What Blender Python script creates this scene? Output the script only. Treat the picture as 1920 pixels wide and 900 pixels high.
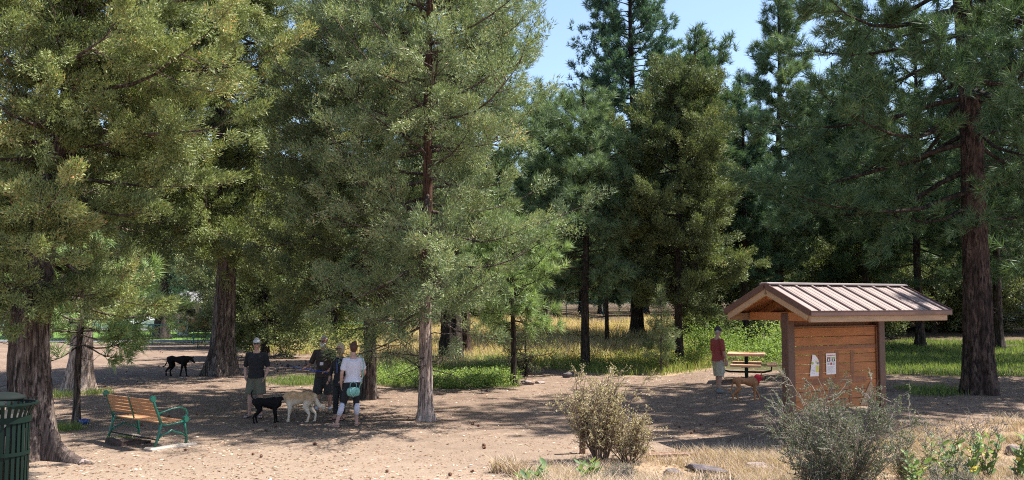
import bpy, math, random
import numpy as np
from mathutils import Vector, Matrix
R = math.radians
for o in list(bpy.data.objects): bpy.data.objects.remove(o)
SC = bpy.context.scene
COL = SC.collection
# ------------------------------------------------------------------ camera
CAMZ = 2.65; FPX = 1700.0; PITCH = math.atan(115/1700)
cam_d = bpy.data.cameras.new('camera'); cam = bpy.data.objects.new('camera', cam_d); COL.objects.link(cam)
cam.location = (0, 0, CAMZ); cam.rotation_euler = (math.pi/2 + PITCH, 0, 0)
cam_d.sensor_width = 36; cam_d.lens = 36*FPX/1920; cam_d.clip_end = 3000; cam_d.clip_start = 0.1
SC.camera = cam
# ------------------------------------------------------------------ light
SUN_EL = R(61); SAZ = Vector((0.97, 0.20)).normalized()       # horizontal direction towards the sun
w = bpy.data.worlds.new("World"); SC.world = w; w.use_nodes = True
nt = w.node_tree; nt.nodes.clear()
sky = nt.nodes.new('ShaderNodeTexSky'); sky.sky_type = 'NISHITA'; sky.sun_disc = False
sky.sun_elevation = SUN_EL; sky.sun_rotation = math.atan2(SAZ.x, SAZ.y); sky.air_density = 1.0; sky.dust_density = 1.0; sky.ozone_density = 1.6
bg = nt.nodes.new('ShaderNodeBackground'); bg.inputs[1].default_value = 0.10
wo = nt.nodes.new('ShaderNodeOutputWorld')
nt.links.new(sky.outputs[0], bg.inputs[0]); nt.links.new(bg.outputs[0], wo.inputs[0])
sd = bpy.data.lights.new('sun', 'SUN'); sd.energy = 5.0; sd.angle = R(0.55); sd.color = (1, 0.955, 0.88)
so = bpy.data.objects.new('sun', sd); COL.objects.link(so)
sdir = Vector((SAZ.x*math.cos(SUN_EL), SAZ.y*math.cos(SUN_EL), math.sin(SUN_EL)))
so.rotation_euler = sdir.to_track_quat('Z', 'Y').to_euler(); so.location = (20, 10, 40)
SC.view_settings.view_transform = 'Standard'; SC.view_settings.look = 'None'
SC.view_settings.gamma = 1; SC.view_settings.exposure = 1.36; SC.view_settings.use_curve_mapping = False
SC.render.engine = 'CYCLES'
SC.cycles.filter_width = 1.1; SC.cycles.use_denoising = False
SC.cycles.max_bounces = 5; SC.cycles.diffuse_bounces = 2; SC.cycles.transmission_bounces = 3; SC.cycles.transparent_max_bounces = 4
# ------------------------------------------------------------------ ground shape
def ss(a, b, v):
    t = np.clip((np.asarray(v, float)-a)/(b-a), 0, 1); return t*t*(3-2*t)
def gz(x, y):
    x = np.asarray(x, float); y = np.asarray(y, float)
    d = np.hypot(x, y)
    z = np.minimum(2.0*(np.clip(15-d, 0, 20)/10)**2, 1.0)
    z = z + 0.22*ss(4.5, 8, x)*ss(14, 19, y)
    z = z + 0.12*ss(20, 29, y)*(1-ss(35, 58, y))
    z = z + 1.35*ss(33, 66, y)*ss(-9, 0, x)
    z = z + 0.10*ss(3, 6, x)*(1-ss(14.2, 15.2, d))
    z = z + 0.018*np.sin(x*1.1+.4*y)*np.sin(y*.83-x*.3) + 0.008*np.sin(x*3.1+1)*np.sin(y*2.7)
    return z
def ray(px, py):
    u = (px-960)/FPX; v = (450-py)/FPX
    c, s = math.cos(PITCH), math.sin(PITCH)
    return np.array([u, c - s*v, s + c*v])
def G(px, py):
    """ground point seen at photo pixel"""
    r = ray(px, py); t = 3.0
    while t < 400:
        p = r*t
        if CAMZ + p[2] <= gz(p[0], p[1]): break
        t += 0.05
    lo, hi = t-0.05, t
    for _ in range(12):
        m = (lo+hi)/2; p = r*m
        if CAMZ + p[2] <= gz(p[0], p[1]): hi = m
        else: lo = m
    p = r*hi
    return Vector((p[0], p[1], float(gz(p[0], p[1]))))
def AT(px, d):
    """ground point at distance d (along view) under photo column px"""
    x = (px-960)/FPX*d
    return Vector((x, d, float(gz(x, d))))
# ------------------------------------------------------------------ material helpers
def M(name):
    m = bpy.data.materials.new(name); m.use_nodes = True
    n = m.node_tree.nodes; n.clear()
    o = n.new('ShaderNodeOutputMaterial'); b = n.new('ShaderNodeBsdfPrincipled')
    m.node_tree.links.new(b.outputs[0], o.inputs[0])
    return m, m.node_tree, b, o
def noise(nt, scale, detail=4, rough=.6, vec=None, dist=0):
    n = nt.nodes.new('ShaderNodeTexNoise'); n.inputs['Scale'].default_value = scale
    n.inputs['Detail'].default_value = detail; n.inputs['Roughness'].default_value = rough; n.inputs['Distortion'].default_value = dist
    if vec is not None: nt.links.new(vec, n.inputs['Vector'])
    return n.outputs[0]
def ramp(nt, fac, stops, interp='LINEAR'):
    r = nt.nodes.new('ShaderNodeValToRGB'); r.color_ramp.interpolation = interp
    while len(r.color_ramp.elements) < len(stops): r.color_ramp.elements.new(.5)
    for e, (p, c) in zip(r.color_ramp.elements, stops):
        e.position = p; e.color = (c[0], c[1], c[2], 1)
    nt.links.new(fac, r.inputs[0]); return r.outputs[0]
def mix(nt, a, b, fac, mode='MIX'):
    m = nt.nodes.new('ShaderNodeMix'); m.data_type = 'RGBA'; m.blend_type = mode
    for s, v in ((m.inputs[0], fac), (m.inputs[6], a), (m.inputs[7], b)):
        if isinstance(v, (int, float)): s.default_value = v
        elif isinstance(v, tuple): s.default_value = (v[0], v[1], v[2], 1)
        else: nt.links.new(v, s)
    return m.outputs[2]
def coord(nt, kind='Object', scale=(1, 1, 1)):
    t = nt.nodes.new('ShaderNodeTexCoord'); mp = nt.nodes.new('ShaderNodeMapping'); mp.inputs['Scale'].default_value = scale
    nt.links.new(t.outputs[kind], mp.inputs[0]); return mp.outputs[0]
def world(nt):
    g = nt.nodes.new('ShaderNodeNewGeometry'); return g.outputs['Position']
def bump(nt, b, h, strength, dist):
    n = nt.nodes.new('ShaderNodeBump'); n.inputs['Strength'].default_value = strength; n.inputs['Distance'].default_value = dist
    nt.links.new(h, n.inputs['Height']); nt.links.new(n.outputs[0], b.inputs['Normal'])
def simple(name, c, rough=.7, var=.25, scale=12, bmp=0, metal=0, spec=None, obj=True):
    m, nt, b, o = M(name)
    v = coord(nt) if obj else world(nt)
    n = noise(nt, scale, 5, .65, v)
    lo = tuple(x*(1-var) for x in c); hi = tuple(min(1, x*(1+var)) for x in c)
    nt.links.new(ramp(nt, n, [(.3, lo), (.7, hi)]), b.inputs['Base Color'])
    b.inputs['Roughness'].default_value = rough; b.inputs['Metallic'].default_value = metal
    if spec is not None: b.inputs['Specular IOR Level'].default_value = spec
    if bmp: bump(nt, b, noise(nt, scale*3, 4, .6, v), .6, bmp)
    return m
def leafmat(name, cols, trans=.35, rough=.6, gain=1.0):
    cols = [(p, tuple(min(.8, q*gain) for q in cc)) for p, cc in cols]
    """foliage: colour by per-tuft random attribute, diffuse + translucent"""
    m, nt, b, o = M(name)
    a = nt.nodes.new('ShaderNodeAttribute'); a.attribute_name = 'var'
    col = ramp(nt, a.outputs['Fac'], cols)
    nt.links.new(col, b.inputs['Base Color']); b.inputs['Roughness'].default_value = rough
    b.inputs['Specular IOR Level'].default_value = .25
    t = nt.nodes.new('ShaderNodeBsdfTranslucent'); nt.links.new(mix(nt, col, (1.3, 1.35, .7), 1.0, 'MULTIPLY'), t.inputs[0])
    ms = nt.nodes.new('ShaderNodeMixShader'); ms.inputs[0].default_value = trans
    nt.links.new(b.outputs[0], ms.inputs[1]); nt.links.new(t.outputs[0], ms.inputs[2]); nt.links.new(ms.outputs[0], o.inputs[0])
    return m
def barkmat(name, dark, mid, light, vs=.16, sc=9, depth=.03, patch=None):
    m, nt, b, o = M(name)
    v = coord(nt, 'Object', (1, 1, vs))
    n1 = noise(nt, sc, 7, .7, v, .6); n2 = noise(nt, sc*3, 5, .7, v)
    v2 = coord(nt, 'Object', (1, 1, .6)); n3 = noise(nt, 1.6, 4, .6, v2)
    c = ramp(nt, n1, [(.36, dark), (.5, mid), (.64, light)])
    c = mix(nt, c, tuple(x*.6 for x in dark), ramp(nt, n2, [(.42, (1, 1, 1)), (.55, (0, 0, 0))]))
    c = mix(nt, c, patch or tuple(x*1.25 for x in mid), ramp(nt, n3, [(.5, (0, 0, 0)), (.68, (.55, .55, .55))]))
    nt.links.new(c, b.inputs['Base Color']); b.inputs['Roughness'].default_value = .9; b.inputs['Specular IOR Level'].default_value = .2
    mm = nt.nodes.new('ShaderNodeMath'); mm.operation = 'ADD'; nt.links.new(n1, mm.inputs[0]); nt.links.new(n2, mm.inputs[1])
    bump(nt, b, mm.outputs[0], 1.0, depth)
    return m
def woodmat(name, c, axis=0, var=.35, rough=.6):
    m, nt, b, o = M(name)
    s = [14, 14, 14]; s[axis] = 1.2
    v = coord(nt, 'Object', tuple(s)); n = noise(nt, 2.2, 6, .65, v, 1.2)
    n2 = noise(nt, 1.3, 3, .5, coord(nt, 'Object', (1.2, 1.2, 5.3)))
    col = ramp(nt, n, [(.3, tuple(x*(1-var) for x in c)), (.52, c), (.75, tuple(x*(1+var*.6) for x in c))])
    col = mix(nt, col, tuple(x*.6 for x in c), ramp(nt, n2, [(.45, (0, 0, 0)), (.7, (.6, .6, .6))]))
    nt.links.new(col, b.inputs['Base Color']); b.inputs['Roughness'].default_value = rough
    bump(nt, b, n, .4, .004)
    return m
# ------------------------------------------------------------------ object helpers
def tag(o, label=None, cat=None, group=None, kind=None):
    if label: o['label'] = label
    if cat: o['category'] = cat
    if group: o['group'] = group
    if kind: o['kind'] = kind
    return o
def empty(name, loc, rz=0, label=None, cat=None, group=None):
    o = bpy.data.objects.new(name, None); COL.objects.link(o); o.location = loc; o.rotation_euler = (0, 0, rz)
    o.empty_display_size = .2
    return tag(o, label, cat, group)
def link(name, me, mat=None, parent=None, loc=None):
    o = bpy.data.objects.new(name, me); COL.objects.link(o)
    if mat is not None and len(me.materials) == 0: me.materials.append(mat)
    if parent: o.parent = parent
    if loc is not None: o.location = loc
    return o
def npmesh(name, V, F, var=None, smooth=False):
    """V (n,3), F (m,k) equal polygons"""
    me = bpy.data.meshes.new(name); n, (m, k) = len(V), F.shape
    me.vertices.add(n); me.vertices.foreach_set('co', np.ascontiguousarray(V, np.float32).ravel())
    me.loops.add(m*k); me.loops.foreach_set('vertex_index', np.ascontiguousarray(F, np.int32).ravel())
    me.polygons.add(m); me.polygons.foreach_set('loop_start', np.arange(0, m*k, k, dtype=np.int32))
    me.update(calc_edges=True)
    if smooth: me.polygons.foreach_set('use_smooth', np.ones(m, bool))
    if var is not None:
        a = me.attributes.new('var', 'FLOAT', 'POINT'); a.data.foreach_set('value', np.ascontiguousarray(var, np.float32))
    return me
class MB:
    """mesh builder: boxes, tubes, lofts"""
    def __init__(s): s.v = []; s.f = []
    def add(s, V, F):
        o = len(s.v); s.v += [tuple(p) for p in V]; s.f += [tuple(i+o for i in f) for f in F]; return s
    def box(s, c, d, rot=None, bev=0):
        x, y, z = [q/2 for q in d]; b = min(bev, min(x, y, z)*.6)
        if b <= 0:
            V = [Vector((i*x, j*y, k*z)) for i in (-1, 1) for j in (-1, 1) for k in (-1, 1)]
            F = [(0, 1, 3, 2), (4, 6, 7, 5), (0, 4, 5, 1), (2, 3, 7, 6), (0, 2, 6, 4), (1, 5, 7, 3)]
        else:
            # chamfered in the xz / yz sense: octagon rings
            V = []; F = []
            rings = [(-z, x-b, y-b), (-z+b, x, y), (z-b, x, y), (z, x-b, y-b)]
            for (zz, xx, yy) in rings:
                bb = b
                V += [Vector(p) for p in ((xx-bb, -yy, zz), (xx, -yy+bb, zz), (xx, yy-bb, zz), (xx-bb, yy, zz), (-xx+bb, yy, zz), (-xx, yy-bb, zz), (-xx, -yy+bb, zz), (-xx+bb, -yy, zz))]
            for r in range(3):
                for i in range(8): F.append((r*8+i, r*8+(i+1) % 8, r*8+8+(i+1) % 8, r*8+8+i))
            F.append(tuple(range(7, -1, -1))); F.append(tuple(range(24, 32)))
        Mx = rot if rot is not None else Matrix.Identity(3)
        return s.add([Mx @ p + Vector(c) for p in V], F)
    def tube(s, P, r, n=8, cap=True, ell=None, side=None):
        """P points, r radii; ell: list of (a,b) radii along side / normal"""
        P = [Vector(p) for p in P]; V = []; F = []; prev = None
        for i, p in enumerate(P):
            t = (P[min(i+1, len(P)-1)] - P[max(i-1, 0)]).normalized()
            if side is not None: u = Vector(side)
            else: u = prev if prev is not None else (Vector((1, 0, 0)) if abs(t.x) < .8 else Vector((0, 1, 0)))
            u = (u - t*u.dot(t)).normalized(); prev = u; q = t.cross(u)
            a, b = ell[i] if ell else ((r[i], r[i]) if hasattr(r, '__len__') else (r, r))
            for k in range(n):
                th = 2*math.pi*k/n; V.append(p + u*a*math.cos(th) + q*b*math.sin(th))
        for i in range(len(P)-1):
            for k in range(n):
                F.append((i*n+k, i*n+(k+1) % n, (i+1)*n+(k+1) % n, (i+1)*n+k))
        if cap:
            F.append(tuple(range(n-1, -1, -1))); F.append(tuple(range((len(P)-1)*n, len(P)*n)))
        return s.add(V, F)
    def blob(s, P, r, n=12, side=None, ell=None):
        """tube with rounded ends (closed, for remeshing)"""
        P = [Vector(p) for p in P]; rr = [e for e in (ell if ell else [(x, x) for x in r])]
        a = (P[0]-P[1]).normalized(); b = (P[-1]-P[-2]).normalized(); ra = min(rr[0]); rb = min(rr[-1])
        PP = []; EE = []
        for k in (.98, .75, .4): PP.append(P[0]+a*ra*k); q = math.sqrt(1-k*k); EE.append((rr[0][0]*q, rr[0][1]*q))
        PP += P; EE += rr
        for k in (.4, .75, .98): PP.append(P[-1]+b*rb*k); q = math.sqrt(1-k*k); EE.append((rr[-1][0]*q, rr[-1][1]*q))
        return s.tube(PP, None, n, True, EE, side)
    def lathe(s, prof, n=24, c=(0, 0, 0), close=False):
        V = []; F = []
        for (r, z) in prof:
            for k in range(n):
                th = 2*math.pi*k/n; V.append((c[0]+r*math.cos(th), c[1]+r*math.sin(th), c[2]+z))
        for i in range(len(prof)-1):
            for k in range(n): F.append((i*n+k, i*n+(k+1) % n, (i+1)*n+(k+1) % n, (i+1)*n+k))
        return s.add(V, F)
    def sphere(s, c, r, n=12, m=8, sc=(1, 1, 1)):
        V = []; F = []
        for i in range(m+1):
            ph = math.pi*(i+.02)/(m+.04)
            for k in range(n):
                th = 2*math.pi*k/n
                V.append((c[0]+r*sc[0]*math.sin(ph)*math.cos(th), c[1]+r*sc[1]*math.sin(ph)*math.sin(th), c[2]+r*sc[2]*math.cos(ph)))
        for i in range(m):
            for k in range(n): F.append((i*n+(k+1) % n, i*n+k, (i+1)*n+k, (i+1)*n+(k+1) % n))
        F.append(tuple(range(n))); F.append(tuple(reversed(range(m*n, m*n+n))))
        return s.add(V, F)
    def prism(s, pts, h0, h1, axis='z'):
        """polygon pts extruded between h0 and h1 along axis"""
        def mp(a, b, h): return {'z': (a, b, h), 'y': (a, h, b), 'x': (h, a, b)}[axis]
        n = len(pts); V = [mp(a, b, h0) for a, b in pts] + [mp(a, b, h1) for a, b in pts]
        F = [tuple(range(n-1, -1, -1)), tuple(range(n, 2*n))] + [(i, (i+1) % n, n+(i+1) % n, n+i) for i in range(n)]
        return s.add(V, F)
    def build(s, name, mat, parent=None, smooth=False, remesh=0, loc=None, sm=4):
        me = bpy.data.meshes.new(name); me.from_pydata(s.v, [], s.f); me.validate(); me.update()
        if smooth: me.polygons.foreach_set('use_smooth', np.ones(len(me.polygons), bool))
        o = link(name, me, mat, parent, loc)
        if remesh:
            r = o.modifiers.new('remesh', 'REMESH'); r.mode = 'VOXEL'; r.voxel_size = remesh; r.use_smooth_shade = True
            if sm:
                q = o.modifiers.new('smooth', 'SMOOTH'); q.factor = .5; q.iterations = sm
        return o
# ------------------------------------------------------------------ foliage engine
def tuft_pine(rng, n=30, L=.19, wd=.011):
    """long needles fanned round the end of a twig (axis +z); returns (n,3,3)"""
    s = rng.uniform(-.10, .06, n); th = rng.uniform(0, 2*np.pi, n); sp = rng.uniform(.35, 1.25, n)
    ln = L*rng.uniform(.75, 1.1, n)
    d = np.stack([np.sin(sp)*np.cos(th), np.sin(sp)*np.sin(th), np.cos(sp)], 1)
    b = np.stack([0*s, 0*s, s], 1) + d*.015
    sd = np.cross(d, rng.normal(size=(n, 3))); sd /= np.linalg.norm(sd, axis=1)[:, None]
    return np.stack([b - sd*wd*.5, b + sd*wd*.5, b + d*ln[:, None]], 1)
def tuft_jun(rng, n=60, R_=.14, L=.066, wd=.024):
    """spray of scale foliage: short pieces growing up and out through an ellipsoid"""
    p = rng.normal(size=(n, 3)); p /= np.linalg.norm(p, axis=1)[:, None]
    p *= (rng.uniform(.15, 1, n)**.6)[:, None]*np.array([R_*.8, R_*.8, R_*1.25]); p[:, 2] += R_*.5
    d = p/R_ + rng.normal(size=(n, 3))*.55 + np.array([0, 0, .6]); d /= np.linalg.norm(d, axis=1)[:, None]
    sd = np.cross(d, rng.normal(size=(n, 3))); sd /= np.linalg.norm(sd, axis=1)[:, None]
    ln = (L*rng.uniform(.6, 1.3, n))[:, None]; w = (wd*rng.uniform(.7, 1.2, n))[:, None]
    return np.stack([p - sd*w*.5, p + sd*w*.5, p + d*ln], 1)
_tr = np.random.default_rng(5)
PROTO = {
 'pine': [tuft_pine(_tr, 30, .20, .017) for _ in range(10)],
 'pine_long': [tuft_pine(_tr, 36, .24, .015) for _ in range(8)],
 'pine_lo': [tuft_pine(_tr, 15, .25, .026) for _ in range(8)],
 'fir': [tuft_pine(_tr, 28, .13, .018) for _ in range(8)],
 'jun': [tuft_jun(_tr) for _ in range(12)],
 'jun_fine': [tuft_jun(_tr, 46, .14, .072, .018) for _ in range(12)],
 'jun_lo': [tuft_jun(_tr, 30, .18, .075, .045) for _ in range(8)],
}
def scatter(rng, kind, P, A, S, var):
    """instances of tuft protos: positions P, axes A, scales S -> V,F,var"""
    pr = PROTO[kind]; idx = rng.integers(0, len(pr), len(P)); VV = []; VR = []
    A = A/np.maximum(np.linalg.norm(A, axis=1)[:, None], 1e-6)
    ref = rng.normal(size=A.shape); X = np.cross(ref, A); X /= np.linalg.norm(X, axis=1)[:, None]; Y = np.cross(A, X)
    for k, t in enumerate(pr):
        m = idx == k
        if not m.any(): continue
        q = t.reshape(-1, 3)
        v = (q[None, :, 0, None]*X[m][:, None] + q[None, :, 1, None]*Y[m][:, None] + q[None, :, 2, None]*A[m][:, None])*S[m][:, None, None] + P[m][:, None]
        VV.append(v.reshape(-1, 3)); r = var[m][:, None] + rng.normal(0, .15, (m.sum(), len(t)))
        VR.append(np.repeat(r, 3, axis=1).ravel())
    V = np.concatenate(VV); return V, np.arange(len(V)).reshape(-1, 3), np.clip(np.concatenate(VR), 0, 1)
def tubes_np(paths, n=5):
    """list of (points (k,3), radii (k,)) -> quads"""
    VV = []; FF = []; off = 0
    for P, r in paths:
        k = len(P); t = np.gradient(P, axis=0); t /= np.maximum(np.linalg.norm(t, axis=1)[:, None], 1e-6)
        ref = np.array([.3, .2, 1.0]) if abs(t[0][2]) < .8 else np.array([1.0, .1, 0]); u = np.cross(t, ref); u /= np.maximum(np.linalg.norm(u, axis=1)[:, None], 1e-6); q = np.cross(t, u)
        th = np.arange(n)/n*2*np.pi
        V = P[:, None] + (u[:, None]*np.cos(th)[None, :, None] + q[:, None]*np.sin(th)[None, :, None])*r[:, None, None]
        VV.append(V.reshape(-1, 3)); a = (np.arange(k-1)[:, None]*n + np.arange(n)[None]); b = (np.arange(k-1)[:, None]*n + (np.arange(n)[None]+1) % n)
        FF.append(np.stack([a, b, b+n, a+n], -1).reshape(-1, 4)+off); off += k*n
    return np.concatenate(VV), np.concatenate(FF)
def trunk_np(rng, path, r0, r1, flare=.5, nf=5, flute=.06, sides=40, rings=60, knob=.03, roots=None):
    path = np.asarray(path, float); seg = np.r_[0, np.cumsum(np.linalg.norm(np.diff(path, axis=0), axis=1))]
    s = seg[-1]*np.linspace(0, 1, rings)**1.7
    C = np.stack([np.interp(s, seg, path[:, i]) for i in range(3)], 1)
    ker = np.array([.25, .5, .25])
    for _ in range(3): C[1:-1] = .25*C[:-2]+.5*C[1:-1]+.25*C[2:]
    u = s/seg[-1]; th = np.arange(sides)/sides*2*np.pi; ph = rng.uniform(0, 6.28, 8)
    r = r0+(r1-r0)*u**.8
    Z = s[:, None]; T = th[None]
    lob = .5+.5*np.cos(nf*T+ph[0]+.5*np.sin(2*T+ph[1]))
    Z = np.maximum(Z-.35, 0)
    m = 1 + flare*np.exp(-Z/(r0*1.5))*(.35+1.1*lob) + flute*np.sin(7*T+Z*.8+ph[2])*np.exp(-Z*.05) + flute*.6*np.sin(12*T-Z*1.1+ph[3]) + knob*np.sin(3*T+Z*2.3+ph[4])*np.sin(Z*3.7+ph[5])
    if roots:
        for (ang, amp, wd) in roots:
            da = np.angle(np.exp(1j*(T-ang))); m = m + amp*np.exp(-(da/wd)**2)*np.exp(-Z/(r0*.55))
    m = m + rng.normal(0, flute*.25, m.shape)
    rr = r[:, None]*m
    V = np.stack([C[:, 0, None]+rr*np.cos(T), C[:, 1, None]+rr*np.sin(T), C[:, 2, None]+0*rr], -1).reshape(-1, 3)
    a = (np.arange(rings-1)[:, None]*sides + np.arange(sides)[None]); b = (np.arange(rings-1)[:, None]*sides + (np.arange(sides)[None]+1) % sides)
    return V, np.stack([a, b, b+sides, a+sides], -1).reshape(-1, 4)
def cat_mesh(parts):
    VV = []; FF = []; o = 0
    for V, F in parts: VV.append(V); FF.append(F+o); o += len(V)
    return np.concatenate(VV), np.concatenate(FF)
def prof(kind, u):
    if kind == 'cone': return (1-u)**.75*min(1, .55+u*3)
    if kind == 'egg': return math.sqrt(max(0, 1-(1.75*(u-.36))**2)) if u < .93 else .15
    if kind == 'column': return min(1, .6+u*2.5)*(1-u**2.2)+.08
    if kind == 'open': return (.75+.25*math.sin(u*9))*(1-u**2)**.6+.05
    return 1
def make_tree(seed, H, r0, h0, Lmax, kind='jun', shape='egg', nl=90, ntuft=4000, path=None, e_lo=-5, e_hi=50, droop=.1,
              tsz=1.0, clus=.30, flare=.5, flute=.06, bare=.25, dead=20, trunk_r1=.04, roots=None, sides=36, upb=.7, csh=.0, azbias=None, rings=60, limbs=None, smin=.3):
    """-> (trunk mesh data V,F), (crown V,F,var); local coordinates, base at the origin"""
    rng = np.random.default_rng(seed)
    if path is None:
        t = np.linspace(0, 1, 9); w1, w2 = rng.uniform(0, 6.28, 2)
        path = np.stack([.012*H*np.sin(t*5+w1)*t, .012*H*np.sin(t*4+w2)*t, t*H], 1)
    path = np.asarray(path, float); H = path[-1, 2]
    parts = [trunk_np(rng, np.r_[[path[0]-np.array([0, 0, .35])], path], r0, trunk_r1, flare, 5, flute, sides, rings, roots=roots)]
    def tp(z): return np.array([np.interp(z, path[:, 2], path[:, 0]), np.interp(z, path[:, 2], path[:, 1]), z])
    def tr(z): return r0 + (trunk_r1-r0)*(z/H)**.8
    br = []; P = []; A = []; VARs = []; W = []
    az = rng.uniform(0, 6.28)
    spec = []
    for i in range(nl):
        u = ((i+rng.uniform(0, 1))/nl); z = h0+(H*.985-h0)*u**.9
        az += 2.399+rng.normal(0, .35)
        a = az
        spec.append((z, a, Lmax*prof(shape, u)*rng.uniform(.65, 1.15), R(e_lo+(e_hi-e_lo)*u+rng.normal(0, 8)), u))
    if limbs:
        for (z, a, L, e) in limbs: spec.append((z, a, L, R(e), (z-h0)/(H-h0)))
    tot = sum(max(.15, s[2])**1.5 for s in spec)
    for (z, a, L, e, u) in spec:
        if L < .12: L = .12
        b = tp(z); d = np.array([math.cos(a)*math.cos(e), math.sin(a)*math.cos(e), math.sin(e)])
        k = 7; pts = [b]; dd = d.copy()
        for j in range(k-1):
            dd = dd + rng.normal(0, .09, 3) + np.array([0, 0, -droop if j < 2 else droop*1.3]); dd /= np.linalg.norm(dd); pts.append(pts[-1]+dd*L/(k-1))
        pts = np.array(pts); rl = min(tr(z)*.45, .010+.013*L)
        br.append((pts, np.linspace(rl, .006, k)))
        n_here = max(2, int(ntuft*(max(.15, L)**1.5)/tot)); ns = max(2, min(14, int(2+L*3.0)))
        per = max(1, n_here//ns); lv = rng.normal(0, .06)
        for s_ in range(ns):
            f = min(1, max(smin, smin+(1-smin)*((s_+rng.uniform(0, 1))/ns))) if s_ < ns-1 else 1.0
            q = np.array([np.interp(f*(k-1), np.arange(k), pts[:, i]) for i in range(3)])
            base = pts[min(k-1, int(f*(k-1))+1)] - pts[min(k-2, int(f*(k-1)))]; base = base/np.linalg.norm(base)
            sl = min(1.1, L*.32)*(1.15-f*.5)*rng.uniform(.45, 1.5); clus_ = clus*rng.uniform(.55, 1.25)
            rnd = rng.normal(size=3)*np.array([1, 1, .55]); rnd -= base*rnd.dot(base); rnd /= np.linalg.norm(rnd)
            sdv = base*(.55 if s_ < ns-1 else 1) + rnd*(1 if s_ < ns-1 else .1) + np.array([0, 0, .25*upb]); sdv /= np.linalg.norm(sdv)
            e1 = q+sdv*sl*.5+rng.normal(0, .04, 3); e2 = q+sdv*sl
            br.append((np.array([q, e1, e2]), np.array([min(rl*.4, .012), .007, .004])))
            tt = rng.uniform(.25, 1.12, per)[:, None]
            pp = q + sdv*sl*tt + rng.normal(0, 1, (per, 3))*np.array([1, 1, .6])*clus_*.78*(.45+.55*min(1, sl))*(.6+.5*rng.uniform())*.5
            out = pp-q; out = out/np.maximum(np.linalg.norm(out, axis=1)[:, None], .05)
            ax = sdv*.8 + out*.6 + rng.normal(0, .35, (per, 3)) + np.array([0, 0, upb])
            P.append(pp); A.append(ax); cv = rng.normal(0, .07)
            VARs.append(np.clip(.48+lv+cv+rng.normal(0, .06, per), 0.02, .98))
            if csh: pass
            if rng.uniform() < bare:   # pale dead twigs
                for _ in range(2):
                    g0 = q+sdv*sl*rng.uniform(0, .8); g1 = g0+rng.normal(0, .16, 3); g2 = g1+rng.normal(0, .13, 3)
                    br.append((np.array([g0, g1, g2]), np.array([.007, .005, .003])))
    for _ in range(dead):               # dead stubs under the crown
        z = rng.uniform(h0*.35, h0+.25*(H-h0)); a = rng.uniform(0, 6.28); L = rng.uniform(.6, 1)*max(.2, Lmax*.4)
        b = tp(z); pts = [b]; dd = np.array([math.cos(a), math.sin(a), rng.uniform(-.3, .2)])
        for j in range(4):
            dd = dd+rng.normal(0, .2, 3); dd /= np.linalg.norm(dd); pts.append(pts[-1]+dd*L/4)
        br.append((np.array(pts), np.linspace(.016, .004, 5)))
        g0 = pts[2]; br.append((np.array([g0, g0+rng.normal(0, .2, 3), g0+rng.normal(0, .35, 3)]), np.array([.008, .006, .003])))
    parts.append(tubes_np(br, 5))
    P = np.concatenate(P); A = np.concatenate(A); vv = np.concatenate(VARs)
    S = tsz*rng.uniform(.75, 1.25, len(P))
    return cat_mesh(parts)+(len(parts[0][1]),), scatter(rng, kind, P, A, S, vv)
def tree(name, label, loc, trunk_mat, leaf_mat, group=None, rz=0, cat='tree', limb_mat=None, **kw):
    (tv, tf, nt0), (cv, cf, var) = make_tree(**kw)
    root = empty(name, loc, rz, label, cat, group)
    tm = npmesh('trunk', tv, tf, smooth=True)
    if limb_mat:
        tm.materials.append(trunk_mat); tm.materials.append(limb_mat); mi = np.ones(len(tf), np.int32); mi[:nt0] = 0; tm.polygons.foreach_set('material_index', mi)
    link('trunk', tm, trunk_mat, root)
    link('crown', npmesh('crown', cv, cf, var), leaf_mat, root)
    return root
def dup(root, loc, rz=0, sc=1, label=None, group=None, name=None):
    r = root.copy(); COL.objects.link(r); r.location = loc; r.rotation_euler = (0, 0, rz); r.scale = (sc, sc, sc) if not hasattr(sc, '__len__') else sc
    if name: r.name = name
    if label: r['label'] = label
    if group: r['group'] = group
    for ch in list(root.children):
        c = ch.copy(); COL.objects.link(c); c.parent = r
        for g in list(ch.children):
            d = g.copy(); COL.objects.link(d); d.parent = c
    return r
# ------------------------------------------------------------------ leaf and bark materials
L_JUN = leafmat('juniper_leaf', [(0, (.055, .075, .033)), (.3, (.105, .13, .05)), (.6, (.17, .195, .078)), (.82, (.265, .265, .12)), (.93, (.35, .24, .12)), (1, (.38, .19, .09))], .2, .55, 1.45)
L_JUNG = leafmat('juniper_grey_leaf', [(0, (.05, .072, .038)), (.4, (.115, .15, .072)), (.75, (.205, .23, .125)), (.93, (.32, .29, .18)), (1, (.42, .27, .17))], .2, .55, 1.55)
L_JUND = leafmat('juniper_dark_leaf', [(0, (.03, .038, .02)), (.5, (.072, .09, .042)), (.85, (.155, .175, .07)), (1, (.25, .18, .09))], .2, .55, 1.75)
L_PINE = leafmat('pine_needle', [(0, (.05, .075, .045)), (.5, (.10, .145, .08)), (.85, (.17, .22, .115)), (1, (.25, .25, .12))], .2, .55, 1.6)
L_PINEB = leafmat('blue_pine_needle', [(0, (.025, .05, .035)), (.5, (.06, .105, .07)), (.9, (.11, .17, .10)), (1, (.15, .19, .09))], .2, .55, 1.55)
L_PINED = leafmat('dark_pine_needle', [(0, (.025, .05, .03)), (.5, (.06, .10, .05)), (.88, (.11, .16, .075)), (1, (.18, .17, .07))], .2, .55, 1.5)
L_PINEY = leafmat('young_pine_needle', [(0, (.09, .125, .055)), (.5, (.16, .22, .09)), (.9, (.24, .30, .13)), (1, (.33, .28, .13))], .2, .55, 1.6)
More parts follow.
